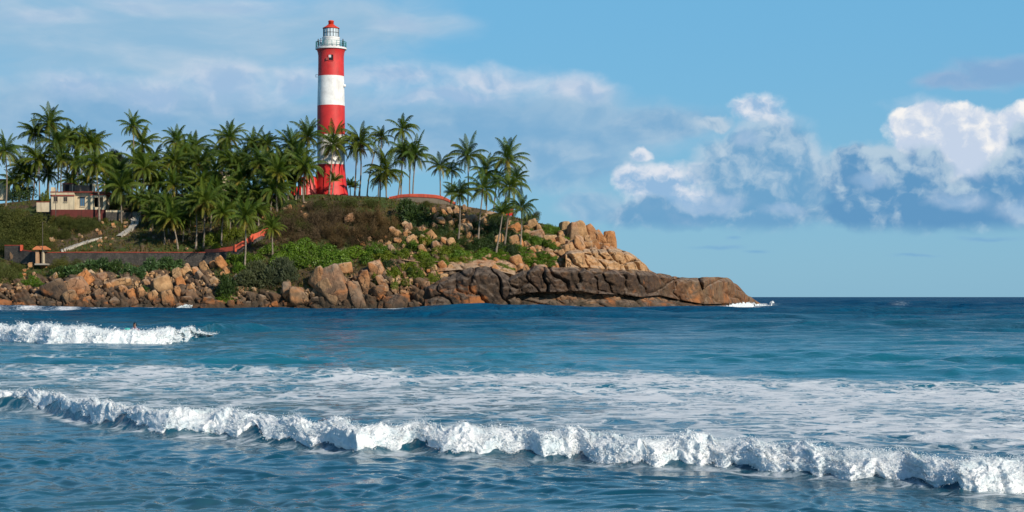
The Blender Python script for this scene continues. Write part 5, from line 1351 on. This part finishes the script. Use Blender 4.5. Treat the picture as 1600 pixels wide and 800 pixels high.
SKIRTS = [skirt_mesh(s) for s in (1, 2, 3)]; NUTS = [nuts_mesh(s) for s in (1, 2)]
_pr = random.Random(3)
PALM_LIST = []
def palm(bx, by, cx, cy, L, Y=None, kind='n', label=None, cluster=None, seed=None):
    """bx, by: foot; cx, cy: heart of the crown; L: frond length, all in photo pixels"""
    if Y is None: Y = hit(bx, by).y
    foot = P(bx, by, Y)
    if by < lerp(T_RIDGE, bx) + 1.5:                          # stands behind the brow
        Y = max(Y, float(lerp(T_YR, bx)) + 1.0); foot = P(bx, by, Y); foot.z = float(behind_z(bx, Y)) - 0.2
    head = P(cx, cy, Y + _pr.uniform(-.8, .8))
    k = Y / F
    root = empty('palm_tree', foot); root['category'] = 'palm'
    d = head - foot; H = d.z
    mb = MB(); n = 12; pts = []; rad = []
    bow = _pr.uniform(-.03, .03) * H
    for i in range(n + 1):
        t_ = i / n
        s_ = t_ ** 1.25
        pts.append(Vector((d.x * s_ + bow * math.sin(math.pi * t_), d.y * s_ + 0.4 * bow * math.sin(math.pi * t_ * .9), H * t_ - (0.5 if i == 0 else 0))))
        rad.append((0.17 - 0.06 * t_ + 0.14 * math.exp(-t_ * 14)) * (1.0 if H > 6 else 0.9) * _pr.uniform(.97, 1.03))
    mb.tube(pts, rad, 9).build('trunk', M_BARK, root, smooth=True)
    if kind == 'n' and cx > 500: kind = 'o'; L *= 0.95
    me = _pr.choice({'n': CROWNS, 'o': OPEN, 'y': YOUNG, 's': SPARSE}[kind])
    c_ = add('crown', me, root); c_.location = pts[-1] - Vector((0, 0, 0.05)); s = L * k * 1.08
    c_.scale = (s * _pr.uniform(.93, 1.07), s * _pr.uniform(.9, 1.05), s * _pr.uniform(.92, 1.1)); c_.rotation_euler = (R(_pr.uniform(-8, 8)), R(_pr.uniform(-4, 10)), _pr.uniform(0, 6.28))
    if kind != 'y':
        if _pr.random() < 0.65:
            k_ = add('dead_fronds', _pr.choice(SKIRTS), root); k_.location = pts[-1] - Vector((0, 0, 0.15)); k_.scale = (s * .75,) * 3; k_.rotation_euler = (0, 0, _pr.uniform(0, 6.28))
        k_ = add('coconuts', _pr.choice(NUTS), root); k_.location = pts[-1]; k_.scale = (s,) * 3; k_.rotation_euler = (0, 0, _pr.uniform(0, 6.28))
    PALM_LIST.append((root, cx, label, cluster)); return root
BACK = 'tall palms rising against the sky behind the grove'
MID = 'palms in the middle rows of the dense grove'
FRONT = 'front palms on the slope behind the long wall'
CREST = 'palms against the sky right of the lighthouse'
SLOPE = 'palms on the rocky slope right of the crest wall'
B_ = lambda x: float(lerp(T_YR, x))
# --- right of the lighthouse
palm(514, 304, 521, 227, 39, 362, label='lone pale-trunked palm standing in front of the lighthouse')
palm(519, 303, 522, 283, 17, 363, 'y', label='low bushy palm at the lighthouse foot behind a pale trunk')
palm(561, 309, 563, 222, 41, 366, cluster=CREST); palm(554, 311, 557, 233, 31, 368, cluster=CREST)
palm(593, 308, 596, 214, 27, 372, cluster=CREST); palm(573, 306, 586, 236, 20, 376, 's', label='thin half-dead leaning palm right of the lighthouse')
palm(604, 310, 604, 268, 40, 363, cluster=CREST); palm(591, 309, 593, 279, 28, 365, cluster=CREST)
palm(625, 308, 629, 203, 34, 372, cluster=CREST); palm(619, 307, 631, 240, 36, 366, cluster=CREST); palm(646, 306, 650, 243, 36, 365, cluster=CREST); palm(644, 306, 643, 236, 26, 370, cluster=CREST)
palm(546, 306, 547, 290, 15, 380, 'y', cluster='two small dark palms behind the lighthouse foot'); palm(554, 306, 554, 293, 13, 382, 'y', cluster='two small dark palms behind the lighthouse foot')
palm(683, 312, 687, 260, 29, 368, cluster=CREST); palm(702, 312, 706, 265, 25, 370, cluster=CREST); palm(726, 318, 731, 243, 37, 368, cluster=CREST)
palm(716, 379, 718, 302, 34, label='slender dark-trunked palm, leftmost on the rocky slope', ); palm(747, 382, 755, 296, 38, cluster=SLOPE)
palm(757, 328, 760, 268, 32, 364, cluster=SLOPE); palm(783, 330, 793, 250, 41, 362, label='highest palm of the right-hand clump on the rocky slope'); palm(788, 388, 796, 292, 37, cluster=SLOPE)
palm(775, 395, 785, 335, 29, kind='y', label='short bright upright palm below the right-hand clump'); palm(813, 388, 815, 325, 31, label='rightmost palm on the rocky slope, nearest the sea'); palm(770, 332, 777, 282, 30, 363, cluster=SLOPE); palm(803, 338, 807, 278, 28, 360, cluster=SLOPE)
palm(703, 316, 706, 303, 18, 362, 'y', label='stubby palm at the right end of the crest wall')
# --- tall row against the sky, left
for a in ((75, 310, 77, 193, 37), (50, 310, 55, 208, 28), (104, 308, 108, 217, 30), (127, 308, 129, 222, 32), (142, 308, 143, 226, 32), (206, 304, 208, 197, 27), (221, 304, 222, 226, 34), (275, 303, 276, 222, 29), (302, 303, 304, 230, 30),
          (344, 302, 345, 234, 33), (357, 302, 358, 215, 30), (397, 304, 398, 227, 31), (415, 304, 416, 226, 26), (454, 304, 456, 230, 33), (477, 304, 481, 214, 33), (289, 303, 291, 240, 30), (238, 304, 240, 252, 30), (379, 303, 380, 252, 30), (436, 304, 437, 250, 28)):
    palm(*a[:5], B_(a[0]) + _pr.uniform(2, 14), cluster=BACK)
# --- middle of the grove
for a in ((62, 314, 60, 250, 33), (88, 313, 89, 224, 31), (96, 315, 97, 250, 29), (30, 313, 33, 262, 28), (125, 312, 120, 256, 30), (166, 312, 168, 262, 30), (184, 316, 185, 270, 33), (225, 333, 225, 264, 34), (204, 318, 205, 280, 28),
          (248, 322, 248, 288, 30), (272, 318, 273, 254, 33), (310, 318, 310, 256, 33), (270, 328, 270, 290, 30), (292, 322, 293, 278, 30), (330, 314, 331, 284, 26), (402, 314, 403, 262, 33), (397, 326, 396, 302, 30), (433, 330, 434, 270, 34), (423, 330, 427, 298, 35),
          (466, 310, 466, 248, 31), (450, 312, 451, 272, 29), (20, 316, 22, 284, 26), (46, 314, 44, 276, 28), (74, 312, 75, 272, 28), (112, 312, 112, 284, 26), (137, 311, 136, 282, 26), (172, 318, 170, 292, 26), (214, 322, 213, 250, 30), (232, 320, 233, 286, 28), (258, 314, 257, 262, 30), (284, 312, 286, 262, 30), (322, 310, 321, 254, 30), (336, 312, 338, 266, 29), (372, 310, 371, 262, 29), (386, 312, 388, 274, 30), (412, 312, 411, 254, 31), (443, 310, 444, 256, 30), (462, 312, 460, 280, 27), (302, 330, 303, 294, 29), (318, 326, 316, 284, 29), (338, 330, 340, 296, 28), (362, 330, 361, 304, 27), (378, 334, 379, 310, 27), (410, 334, 409, 312, 26), (444, 322, 442, 296, 26), (375, 318, 375, 284, 28), (416, 318, 418, 280, 28)):
    palm(*a, cluster=MID)
palm(357, 314, 358, 252, 35, label='thick-trunked palm standing before the cream hilltop building')
palm(474, 316, 477, 262, 37, label='full palm with a pale trunk in front of the red annex')
palm(9, 323, 8, 236, 35, label='leftmost tall palm of the grove with a pale trunk')
palm(155, 342, 148, 258, 35, HY - 1.6, label='palm with a curved pale trunk in front of the house porch')
palm(190, 353, 190, 294, 37, HY - 2.2, label='low bright green palm above the terrace wall right of the house')
palm(-22, 318, -20, 244, 34, cluster=MID)
# --- front row on the slope
for a in ((318, 389, 320, 316, 37), (306, 389, 306, 320, 30), (278, 389, 268, 342, 34), (329, 362, 332, 311, 28), (346, 384, 349, 335, 29), (257, 382, 255, 347, 27), (238, 360, 238, 336, 27), (236, 350, 236, 316, 28), (286, 378, 287, 344, 28), (220, 346, 218, 312, 28), (264, 366, 262, 322, 29), (296, 364, 296, 326, 28), (360, 372, 362, 328, 28), (404, 352, 402, 330, 25)):
    palm(*a, cluster=FRONT)
palm(382, 420, 383, 340, 33, label='drooping palm whose thin pale trunk crosses the ramped orange wall')
palm(426, 403, 425, 357, 24, label='small palm at the upper end of the ramped orange wall')
order_labels([(o, cx, cl) for o, cx, lb, cl in PALM_LIST if cl])
for o, cx, lb, cl in PALM_LIST:
    if lb: o['label'] = lb

# ================================================================== SHRUBS
def tri_mesh(name, V, F3, T, mat, smooth=False): return mesh_np(name, V, F3, mat, smooth, attrs={'tone': np.clip(T, 0, 1)})
def bush_mesh(name, seed, mat, n=4200, leaf=0.075, clumps=26, blade=False, up=0.3):
    """leaves set on many overlapping clumps of a rough dome"""
    rs = np.random.RandomState(seed)
    d = rs.normal(size=(clumps, 3)); d /= np.linalg.norm(d, axis=1)[:, None]; d[:, 2] = np.abs(d[:, 2]) * 1.0
    c_ = d * rs.uniform(.35, .82, (clumps, 1)); c_[:, 2] *= 0.95; cr_ = rs.uniform(.20, .42, clumps)
    k = rs.choice(clumps, n, p=cr_ ** 2 / np.sum(cr_ ** 2))
    q = rs.normal(size=(n, 3)); q /= np.linalg.norm(q, axis=1)[:, None]; q[:, 2] = np.where(q[:, 2] < -.4, -q[:, 2], q[:, 2])
    pos = c_[k] + q * (cr_[k] * rs.uniform(.72, 1.06, n))[:, None]
    pos[:, 2] = np.maximum(pos[:, 2], -0.05)
    nrm = q + 0.55 * rs.normal(size=(n, 3)) + [0, 0, up]; nrm /= np.linalg.norm(nrm, axis=1)[:, None]
    t1 = np.cross(nrm, rs.normal(size=(n, 3))); t1 /= np.linalg.norm(t1, axis=1)[:, None]; t2 = np.cross(nrm, t1)
    L = leaf * rs.uniform(.6, 1.4, n)
    tone = np.clip(rs.beta(1.5, 3, n) * .7 + 0.35 * (rs.rand(clumps)[k] - .4), 0, 1)
    if blade:
        a = pos; ax = q * 0.9 + [0, 0, .35] + .35 * rs.normal(size=(n, 3)); ax /= np.linalg.norm(ax, axis=1)[:, None]
        s_ = np.cross(ax, rs.normal(size=(n, 3))); s_ /= np.linalg.norm(s_, axis=1)[:, None]
        Lb = (L * 2.2)[:, None]; m_ = a + ax * Lb * .55; e = a + ax * Lb * .95 - np.array([0, 0, 1]) * Lb * .25; wv = s_ * L[:, None] * .20
        V = np.stack([a - wv, a + wv, m_ + wv, m_ - wv, e], 1).reshape(-1, 3); b = np.arange(n)[:, None] * 5
        F3 = np.concatenate([b + [0, 1, 2], b + [0, 2, 3], b + [3, 2, 4]]); T = np.repeat(tone, 5)
    else:
        V = np.stack([pos - t1 * L[:, None] * .55, pos + t2 * L[:, None] * .38, pos + t1 * L[:, None] * .55, pos - t2 * L[:, None] * .38], 1).reshape(-1, 3); b = np.arange(n)[:, None] * 4
        F3 = np.concatenate([b + [0, 1, 2], b + [0, 2, 3]]); T = np.repeat(tone, 4)
    return tri_mesh(name, V, F3, T, mat)
def scrub_mesh(seed, mat, n=5200):
    """leafless brush: fine twigs splaying out from many stems"""
    rs = np.random.RandomState(seed)
    st = rs.randint(0, 26, n); sd = rs.normal(size=(26, 3)) * [.75, .75, .25] + [0, 0, .75]; sd /= np.linalg.norm(sd, axis=1)[:, None]
    sl = rs.uniform(.55, 1.0, 26); so = rs.normal(size=(26, 3)) * [.3, .3, 0]
    t_ = rs.beta(3, 1.5, n); a = so[st] + sd[st] * (sl[st] * t_)[:, None] + rs.normal(size=(n, 3)) * (.02 + .10 * t_)[:, None]
    dr = sd[st] + rs.normal(size=(n, 3)) * .8; dr /= np.linalg.norm(dr, axis=1)[:, None]
    ln = rs.uniform(.06, .2, n)[:, None]; s_ = np.cross(dr, rs.normal(size=(n, 3))); s_ /= np.linalg.norm(s_, axis=1)[:, None]
    w_ = rs.uniform(.004, .009, n)[:, None]
    a[:, 2] = np.maximum(a[:, 2], 0)
    V = np.stack([a - s_ * w_, a + s_ * w_, a + dr * ln], 1).reshape(-1, 3); F3 = np.arange(3 * n).reshape(-1, 3)
    V2, F2, T2 = [], [], []
    for i in range(26):
        b = len(V2); p0, p1 = so[i], so[i] + sd[i] * sl[i]
        V2 += [p0 + [.012, 0, 0], p0 - [.012, 0, 0], p1]; F2.append((b, b + 1, b + 2)); T2 += [.5] * 3
    return tri_mesh('scrub_bush', np.concatenate([V, V2]), np.concatenate([F3, np.array(F2) + 3 * n]), np.concatenate([np.repeat(rs.rand(n), 3), T2]), mat)
M_BRIGHT = leaf_mat('bright shrub leaf', (0.135, 0.245, 0.018), (0.10, 0.185, 0.018), (0.17, 0.17, 0.03), .25, .5)
M_YELLOW = leaf_mat('yellow green leaf', (0.20, 0.255, 0.025), (0.14, 0.20, 0.022), (0.10, 0.10, 0.03), .3, .5)
M_DKG = leaf_mat('dark shrub leaf', (0.045, 0.085, 0.022), (0.035, 0.07, 0.02), (0.07, 0.075, 0.025), .2, .5)
M_GREY = leaf_mat('grey green leaf', (0.085, 0.105, 0.05), (0.065, 0.085, 0.042), (0.09, 0.075, 0.04), .2, .6)
M_TWIG = leaf_mat('dry twig', (0.130, 0.092, 0.060), (0.090, 0.064, 0.042), (0.165, 0.115, 0.068), .12, .9, .1)
M_OLIVE = leaf_mat('olive scrub', (0.095, 0.11, 0.030), (0.075, 0.095, 0.024), (0.12, 0.09, 0.04), .2, .7, .2)
BUSH = {'bright': [bush_mesh('bush', 60 + i, M_BRIGHT) for i in range(3)], 'yellow': [bush_mesh('bush', 70 + i, M_YELLOW) for i in range(2)], 'dark': [bush_mesh('bush', 80 + i, M_DKG, leaf=.065) for i in range(2)],
        'grey': [bush_mesh('bush', 90 + i, M_GREY, 6000, .06, 30, True) for i in range(2)], 'blade': [bush_mesh('bush', 95 + i, M_DKG, 3400, .085, 24, True) for i in range(2)],
        'agave': [bush_mesh('bush', 97 + i, leaf_mat('succulent leaf', (0.10, 0.185, 0.065), (0.07, 0.135, 0.045), (0.09, 0.11, 0.04), .1, .4), 1500, .12, 20, True, .6) for i in range(2)],
        'scrub': [scrub_mesh(100 + i, M_TWIG) for i in range(3)], 'olive': [bush_mesh('bush', 110 + i, M_OLIVE, 6500, .045, 34) for i in range(2)]}
KIND_CAT = {'scrub': 'dry bush', 'agave': 'plant', 'blade': 'shrub'}
BUSHES = []
def bush(px, py, w_, h_, kind, label=None, cluster=None, Y=None):
    """px, py: middle of the mass; w_, h_: its size in photo pixels"""
    Y = Y or hit(px, py + h_ * .42).y; k = Y / F
    o = bpy.data.objects.new('bush', _pr.choice(BUSH[kind])); COL.objects.link(o)
    o.location = P(px, py + h_ * .5, Y) + Vector((0, w_ * k * .18, -.1)); o.rotation_euler = (0, 0, _pr.uniform(0, 6.28))
    s = w_ * k * .56; o.scale = (s, s * .75, h_ * k * 1.0)
    o['category'] = KIND_CAT.get(kind, 'bush'); BUSHES.append((o, px, label, cluster)); return o
BR = 'bright green bushes above the leaning shore slabs'; SC = 'dry brown brush on the slope below the lighthouse'
for a in ((452, 392, 56, 34), (478, 380, 46, 26), (485, 402, 54, 34), (512, 392, 50, 30), (528, 408, 56, 36), (558, 392, 50, 24), (580, 388, 40, 22), (440, 405, 46, 30), (505, 415, 44, 26), (572, 402, 40, 22), (606, 390, 44, 20)):
    bush(*a, 'bright', cluster=BR)
for a in ((462, 348, 60, 46), (486, 338, 60, 44), (516, 334, 58, 40), (548, 332, 56, 40), (578, 334, 56, 44), (602, 344, 50, 44), (500, 358, 62, 44), (536, 358, 60, 42), (570, 356, 56, 42), (600, 364, 44, 34), (462, 372, 46, 34), (440, 362, 40, 30), (524, 374, 54, 28), (556, 374, 44, 22), (452, 330, 40, 26), (480, 322, 44, 20)):
    bush(*a, 'scrub', cluster=SC)
for a in ((470, 355, 46, 30), (455, 340, 40, 22), (498, 320, 50, 18), (540, 318, 54, 18), (580, 318, 40, 16)):
    bush(*a, 'olive', cluster='olive scrub bushes along the brow under the lighthouse')
bush(641, 332, 58, 40, 'blade', 'round dark green spiky shrub below the crest wall'); bush(668, 318, 24, 12, 'olive', 'pale scrub bush under the crest wall right of the spiky shrub')
bush(402, 434, 64, 46, 'grey', 'big grey-green drooping bush above the dark rocks, left half'); bush(440, 430, 62, 48, 'grey', 'big grey-green drooping bush above the dark rocks, right half')
bush(352, 450, 46, 40, 'blade', 'dark bluish green bush left of the big grey-green bush'); bush(352, 464, 44, 18, 'bright', 'low bright green bush at the foot of the bluish bush')
for a in ((362, 404, 36, 22), (385, 402, 44, 24), (405, 398, 40, 24), (372, 416, 40, 20), (425, 385, 30, 18)): bush(*a, 'bright', cluster='green bushes below the ramped orange wall')
for a in ((330, 372, 36, 26), (352, 366, 36, 30), (372, 362, 34, 24), (338, 384, 30, 14), (395, 358, 22, 14)): bush(*a, 'yellow', cluster='yellow-green bushes behind the ramped orange wall')
for a in ((620, 398, 40, 18), (640, 382, 26, 12), (608, 412, 36, 20), (640, 422, 30, 14)): bush(*a, 'dark', cluster='dark low bushes round the bare tan slab')
for a in ((664, 374, 32, 22), (628, 416, 34, 18), (650, 428, 36, 22), (634, 440, 26, 16), (692, 392, 50, 24), (668, 412, 32, 20), (704, 388, 40, 20), (720, 404, 40, 14), (586, 436, 20, 22), (672, 440, 18, 12), (612, 426, 40, 22), (645, 414, 30, 16), (618, 444, 26, 18), (655, 400, 24, 14), (685, 404, 34, 14), (628, 396, 34, 18), (600, 400, 36, 20)): bush(*a, 'yellow', cluster='low yellow-green bushes between the tan rocks')
for a in ((752, 378, 46, 24), (775, 360, 40, 26), (770, 340, 40, 20), (790, 370, 36, 22), (748, 362, 34, 20), (735, 384, 40, 18), (710, 366, 30, 18), (802, 394, 34, 14), (690, 362, 28, 16), (724, 352, 30, 16), (764, 352, 36, 22), (782, 346, 34, 20), (800, 362, 30, 18), (700, 348, 24, 12), (745, 350, 26, 14), (778, 384, 44, 20), (722, 376, 36, 16), (796, 378, 30, 18), (765, 372, 36, 22)): bush(*a, 'dark', cluster='dark green bushes among the slope palms')
for a in ((760, 394, 50, 18), (784, 398, 40, 16), (735, 396, 46, 16), (815, 402, 50, 16), (843, 406, 50, 16), (862, 410, 34, 14), (790, 420, 30, 14), (780, 414, 34, 10), (862, 382, 34, 18), (856, 356, 36, 18), (870, 362, 24, 12), (826, 396, 34, 14), (716, 392, 46, 18), (690, 410, 30, 12), (800, 404, 44, 14), (848, 396, 36, 12), (832, 410, 40, 12), (870, 404, 28, 12), (775, 402, 36, 12), (842, 376, 30, 14), (815, 368, 26, 14)): bush(*a, 'bright', cluster='low bright green mats on the rocks right of the slope palms')
_br = random.Random(31)
for kind, n_, cl, box in (('dark', 14, 'dark green scrub clumps scattered over the right-hand slope', (640, 880, 345, 395)), ('bright', 16, 'fresh green clumps scattered over the right-hand slope', (620, 890, 360, 412)), ('yellow', 12, 'small yellow-green clumps scattered above the shore slabs', (560, 720, 372, 440)), ('olive', 10, 'dull olive clumps scattered below the crest wall', (600, 800, 328, 372))):
    for i in range(n_):
        x = _br.uniform(*box[:2]); y = _br.uniform(*box[2:])
        if y < lerp(T_RIDGE, x) + 8: y = float(lerp(T_RIDGE, x)) + 10
        w_ = _br.uniform(20, 40); bush(x, y, w_, w_ * _br.uniform(.38, .55), kind, cluster=cl)
bush(828, 338, 26, 20, 'dark', 'dark bush on the skyline right of the slope palms'); bush(838, 334, 20, 14, 'olive', 'small dull bush on the skyline nearest the orange rocks')
for a in ((12, 350, 60, 50), (38, 358, 60, 50), (20, 372, 66, 40), (58, 372, 46, 30), (-18, 360, 50, 50), (80, 360, 40, 26), (112, 350, 50, 22), (136, 348, 40, 22), (92, 346, 36, 22), (0, 340, 60, 40), (28, 342, 56, 36), (100, 347, 36, 20), (126, 349, 40, 20), (150, 351, 30, 16), (52, 350, 60, 40), (34, 384, 60, 24), (70, 384, 40, 18), (100, 366, 36, 18), (130, 358, 40, 18), (8, 386, 40, 26)):
    bush(*a, 'olive', cluster='olive scrub bushes on the slope left of the steps')
for a in ((8, 428, 40, 40), (-16, 420, 40, 40), (24, 418, 30, 20), (96, 412, 40, 26), (116, 414, 34, 22)): bush(*a, 'olive', cluster='dull scrub bushes round the gatehouse')
for a in ((46, 437, 40, 20), (60, 444, 34, 16), (30, 432, 24, 14)): bush(*a, 'bright', cluster='green bushes on the rocks below the gatehouse')
for a in ((90, 425, 34, 18), (112, 424, 36, 20), (134, 415, 36, 18), (155, 412, 36, 18), (176, 416, 36, 20), (198, 422, 34, 20), (216, 425, 30, 18), (238, 414, 36, 22), (258, 411, 40, 22), (278, 410, 34, 20), (226, 452, 20, 12), (276, 424, 22, 12)): bush(*a, 'agave', cluster='fleshy green plants growing below the long wall')
bush(70, 306, 16, 22, 'yellow', 'bright young shoot behind the yard wall of the cream house'); bush(30, 296, 46, 34, 'dark', 'dark bush under the leftmost palms'); bush(5, 332, 40, 14, 'dark', 'dark hedge at the foot of the leftmost tall palm')
for a in ((84, 343, 26, 16), (104, 342, 30, 18), (126, 343, 28, 15), (146, 344, 24, 13), (164, 345, 18, 12)): bush(*a, 'olive', cluster='straggly bushes right against the maroon base of the cream house', Y=HY - 1.6)
bush(66, 322, 14, 14, 'olive', 'small pale shrub before the yard wall')
for a in ((250, 312, 60, 36), (290, 318, 60, 36), (215, 318, 50, 30), (320, 318, 46, 30), (380, 312, 40, 20), (415, 316, 40, 20), (180, 318, 40, 22), (350, 330, 46, 26), (280, 344, 44, 24), (440, 318, 40, 18)): bush(*a, 'dark', cluster='dark undergrowth bushes beneath the palm grove')
order_labels([(o, px, cl) for o, px, lb, cl in BUSHES if cl])
for o, px, lb, cl in BUSHES:
    if lb: o['label'] = lb

# a feathery dark tree among the palms, and a low round one further left
def broad_tree(px, py, w_, h_, base_py, Y, mat, label, seed):
    rs = np.random.RandomState(seed); foot = P(px, base_py, Y); foot.z = float(behind_z(px, Y)) - .2 if base_py < lerp(T_RIDGE, px) + 2 else foot.z
    root = empty('feathery_tree', foot); tag(root, label, 'tree'); k = Y / F; H = (base_py - py) * k; r_ = w_ * k * .5; hh = h_ * k * .5
    mb = MB(); mb.tube([(0, 0, -.4), (.1, 0, H * .5), (.2, .1, H), (.1, 0, H + hh * .7)], [.28, .22, .15, .04], 9)
    tr = mb.build('trunk', M_BARK, root, smooth=True)
    for i in range(6):
        a = i * 1.05; m_ = MB(); z0 = H * (.45 + .08 * i); m_.tube([(.15, 0, z0), (r_ * .35 * math.cos(a), r_ * .35 * math.sin(a), z0 + hh * .4), (r_ * .75 * math.cos(a), r_ * .75 * math.sin(a), z0 + hh * .8)], [.11, .07, .02], 6)
        m_.build('limb', M_BARK, tr, smooth=True)
    me = bush_mesh('crown', seed, mat, 9000, .05, 40, True, .5); c_ = add('crown', me, root); c_.location = (0.1, 0, H - hh * .9); c_.scale = (r_, r_, hh * 1.9)
broad_tree(178, 258, 46, 56, 312, 398, leaf_mat('casuarina needle', (0.035, 0.06, 0.032), (0.03, 0.05, 0.03), (0.05, 0.055, 0.03), .15, .6), 'dark bluish feathery tree between the palms right of the house', 131)

# grass and weeds: too many to count
def grass():
    rs = np.random.RandomState(9); n = 60000
    px = rs.uniform(-60, 900, n); py = rs.uniform(305, 462, n)
    r_ = lerp(T_RIDGE, px); ok = (py > r_ + 1) & (rockiness(px, py) < rs.uniform(.15, .75, n)) & (fbm(px / 18, py / 10, o=3) > rs.uniform(-.55, .25, n))
    px, py = px[ok], py[ok]; n = len(px)
    Y = hill_Y(px, py); a = np.stack([(px - 800) / F * Y, Y - .1, CH + (HOR - py) / F * Y], -1)
    h_ = rs.uniform(.15, .55, n)[:, None]; d = rs.normal(size=(n, 3)) * .45 + [0, -.1, 1]; s_ = rs.normal(size=(n, 3)) * [.1, .1, .02]
    V = np.stack([a - s_, a + s_, a + d * h_], 1).reshape(-1, 3)
    me = tri_mesh('grass', V, np.arange(3 * n).reshape(-1, 3), np.repeat(rs.rand(n), 3), leaf_mat('dry grass', (0.09, 0.135, 0.03), (0.12, 0.10, 0.04), (0.19, 0.14, 0.07), .25, .7, .1)); return me
tag(add('grass', grass()), kind='stuff')

# ================================================================== SWIMMER
def swimmer():
    Yb = 103.0; root = P(210.6, 512.6, Yb)
    z0 = float(water_height(np.array([root.x]), np.array([Yb]), np.array([.05]))[0] + water_ridges(np.array([root.x]), np.array([Yb]))[0])
    m_, t, out = material('swimmer skin'); z = t.xyz(t.obj())[2]
    c1 = t.mix(t.m('GREATER_THAN', z, 0.16), (0.16, 0.05, 0.10), (0.22, 0.11, 0.075)); principled(t, out, c1, .5)
    J = {'chest': (0, 0, -.35, .17), 'chest2': (0, 0, -.05, .165), 'neck': (0, 0, .16, .065), 'head': (0, -.01, .28, .095), 'top': (0, -.01, .36, .085), 'sl': (-.2, 0, .03, .075), 'el': (-.34, -.12, -.12, .055), 'wl': (-.42, -.32, -.06, .042),
         'sr': (.2, 0, .03, .075), 'er': (.36, -.08, -.14, .055), 'wr': (.48, -.25, -.08, .042)}
    E = [('chest', 'chest2'), ('chest2', 'neck'), ('neck', 'head'), ('head', 'top'), ('chest2', 'sl'), ('sl', 'el'), ('el', 'wl'), ('chest2', 'sr'), ('sr', 'er'), ('er', 'wr')]
    ks = list(J); me = bpy.data.meshes.new('person'); me.from_pydata([J[k][:3] for k in ks], [(ks.index(a), ks.index(b)) for a, b in E], [])
    o = bpy.data.objects.new('person', me); COL.objects.link(o); o.modifiers.new('skin', 'SKIN')
    if me.skin_vertices:
        for i, k in enumerate(ks): me.skin_vertices[0].data[i].radius = (J[k][3],) * 2; me.skin_vertices[0].data[i].use_root = k == 'chest'
    s = o.modifiers.new('sub', 'SUBSURF'); s.levels = s.render_levels = 2; me.materials.append(m_)
    o.location = (root.x, Yb, max(z0, root.z - .12)); tag(o, 'dark-haired swimmer in a maroon top behind the left breaker', 'person')
    h = MB().lathe([(.01, .445), (.07, .43), (.10, .37), (.108, .30), (.10, .23)], 14, cy=.02, cap=False); h.build('hair', plain('wet black hair', (.01, .009, .009), .3), o, smooth=True)
    # a teal float beside the swimmer
    b = MB(); b.lathe([(.02, 0), (.2, .015), (.23, .05), (.2, .085), (.02, .10)], 20); fo = b.build('float', plain('teal foam', (.05, .42, .38), .5), smooth=True)
    fo.location = (root.x - .38, Yb - .25, o.location.z + .02); fo.scale = (.8, .5, 1.1); fo.rotation_euler = (R(25), 0, .2); tag(fo, 'small teal float bobbing beside the swimmer', 'float')
swimmer()
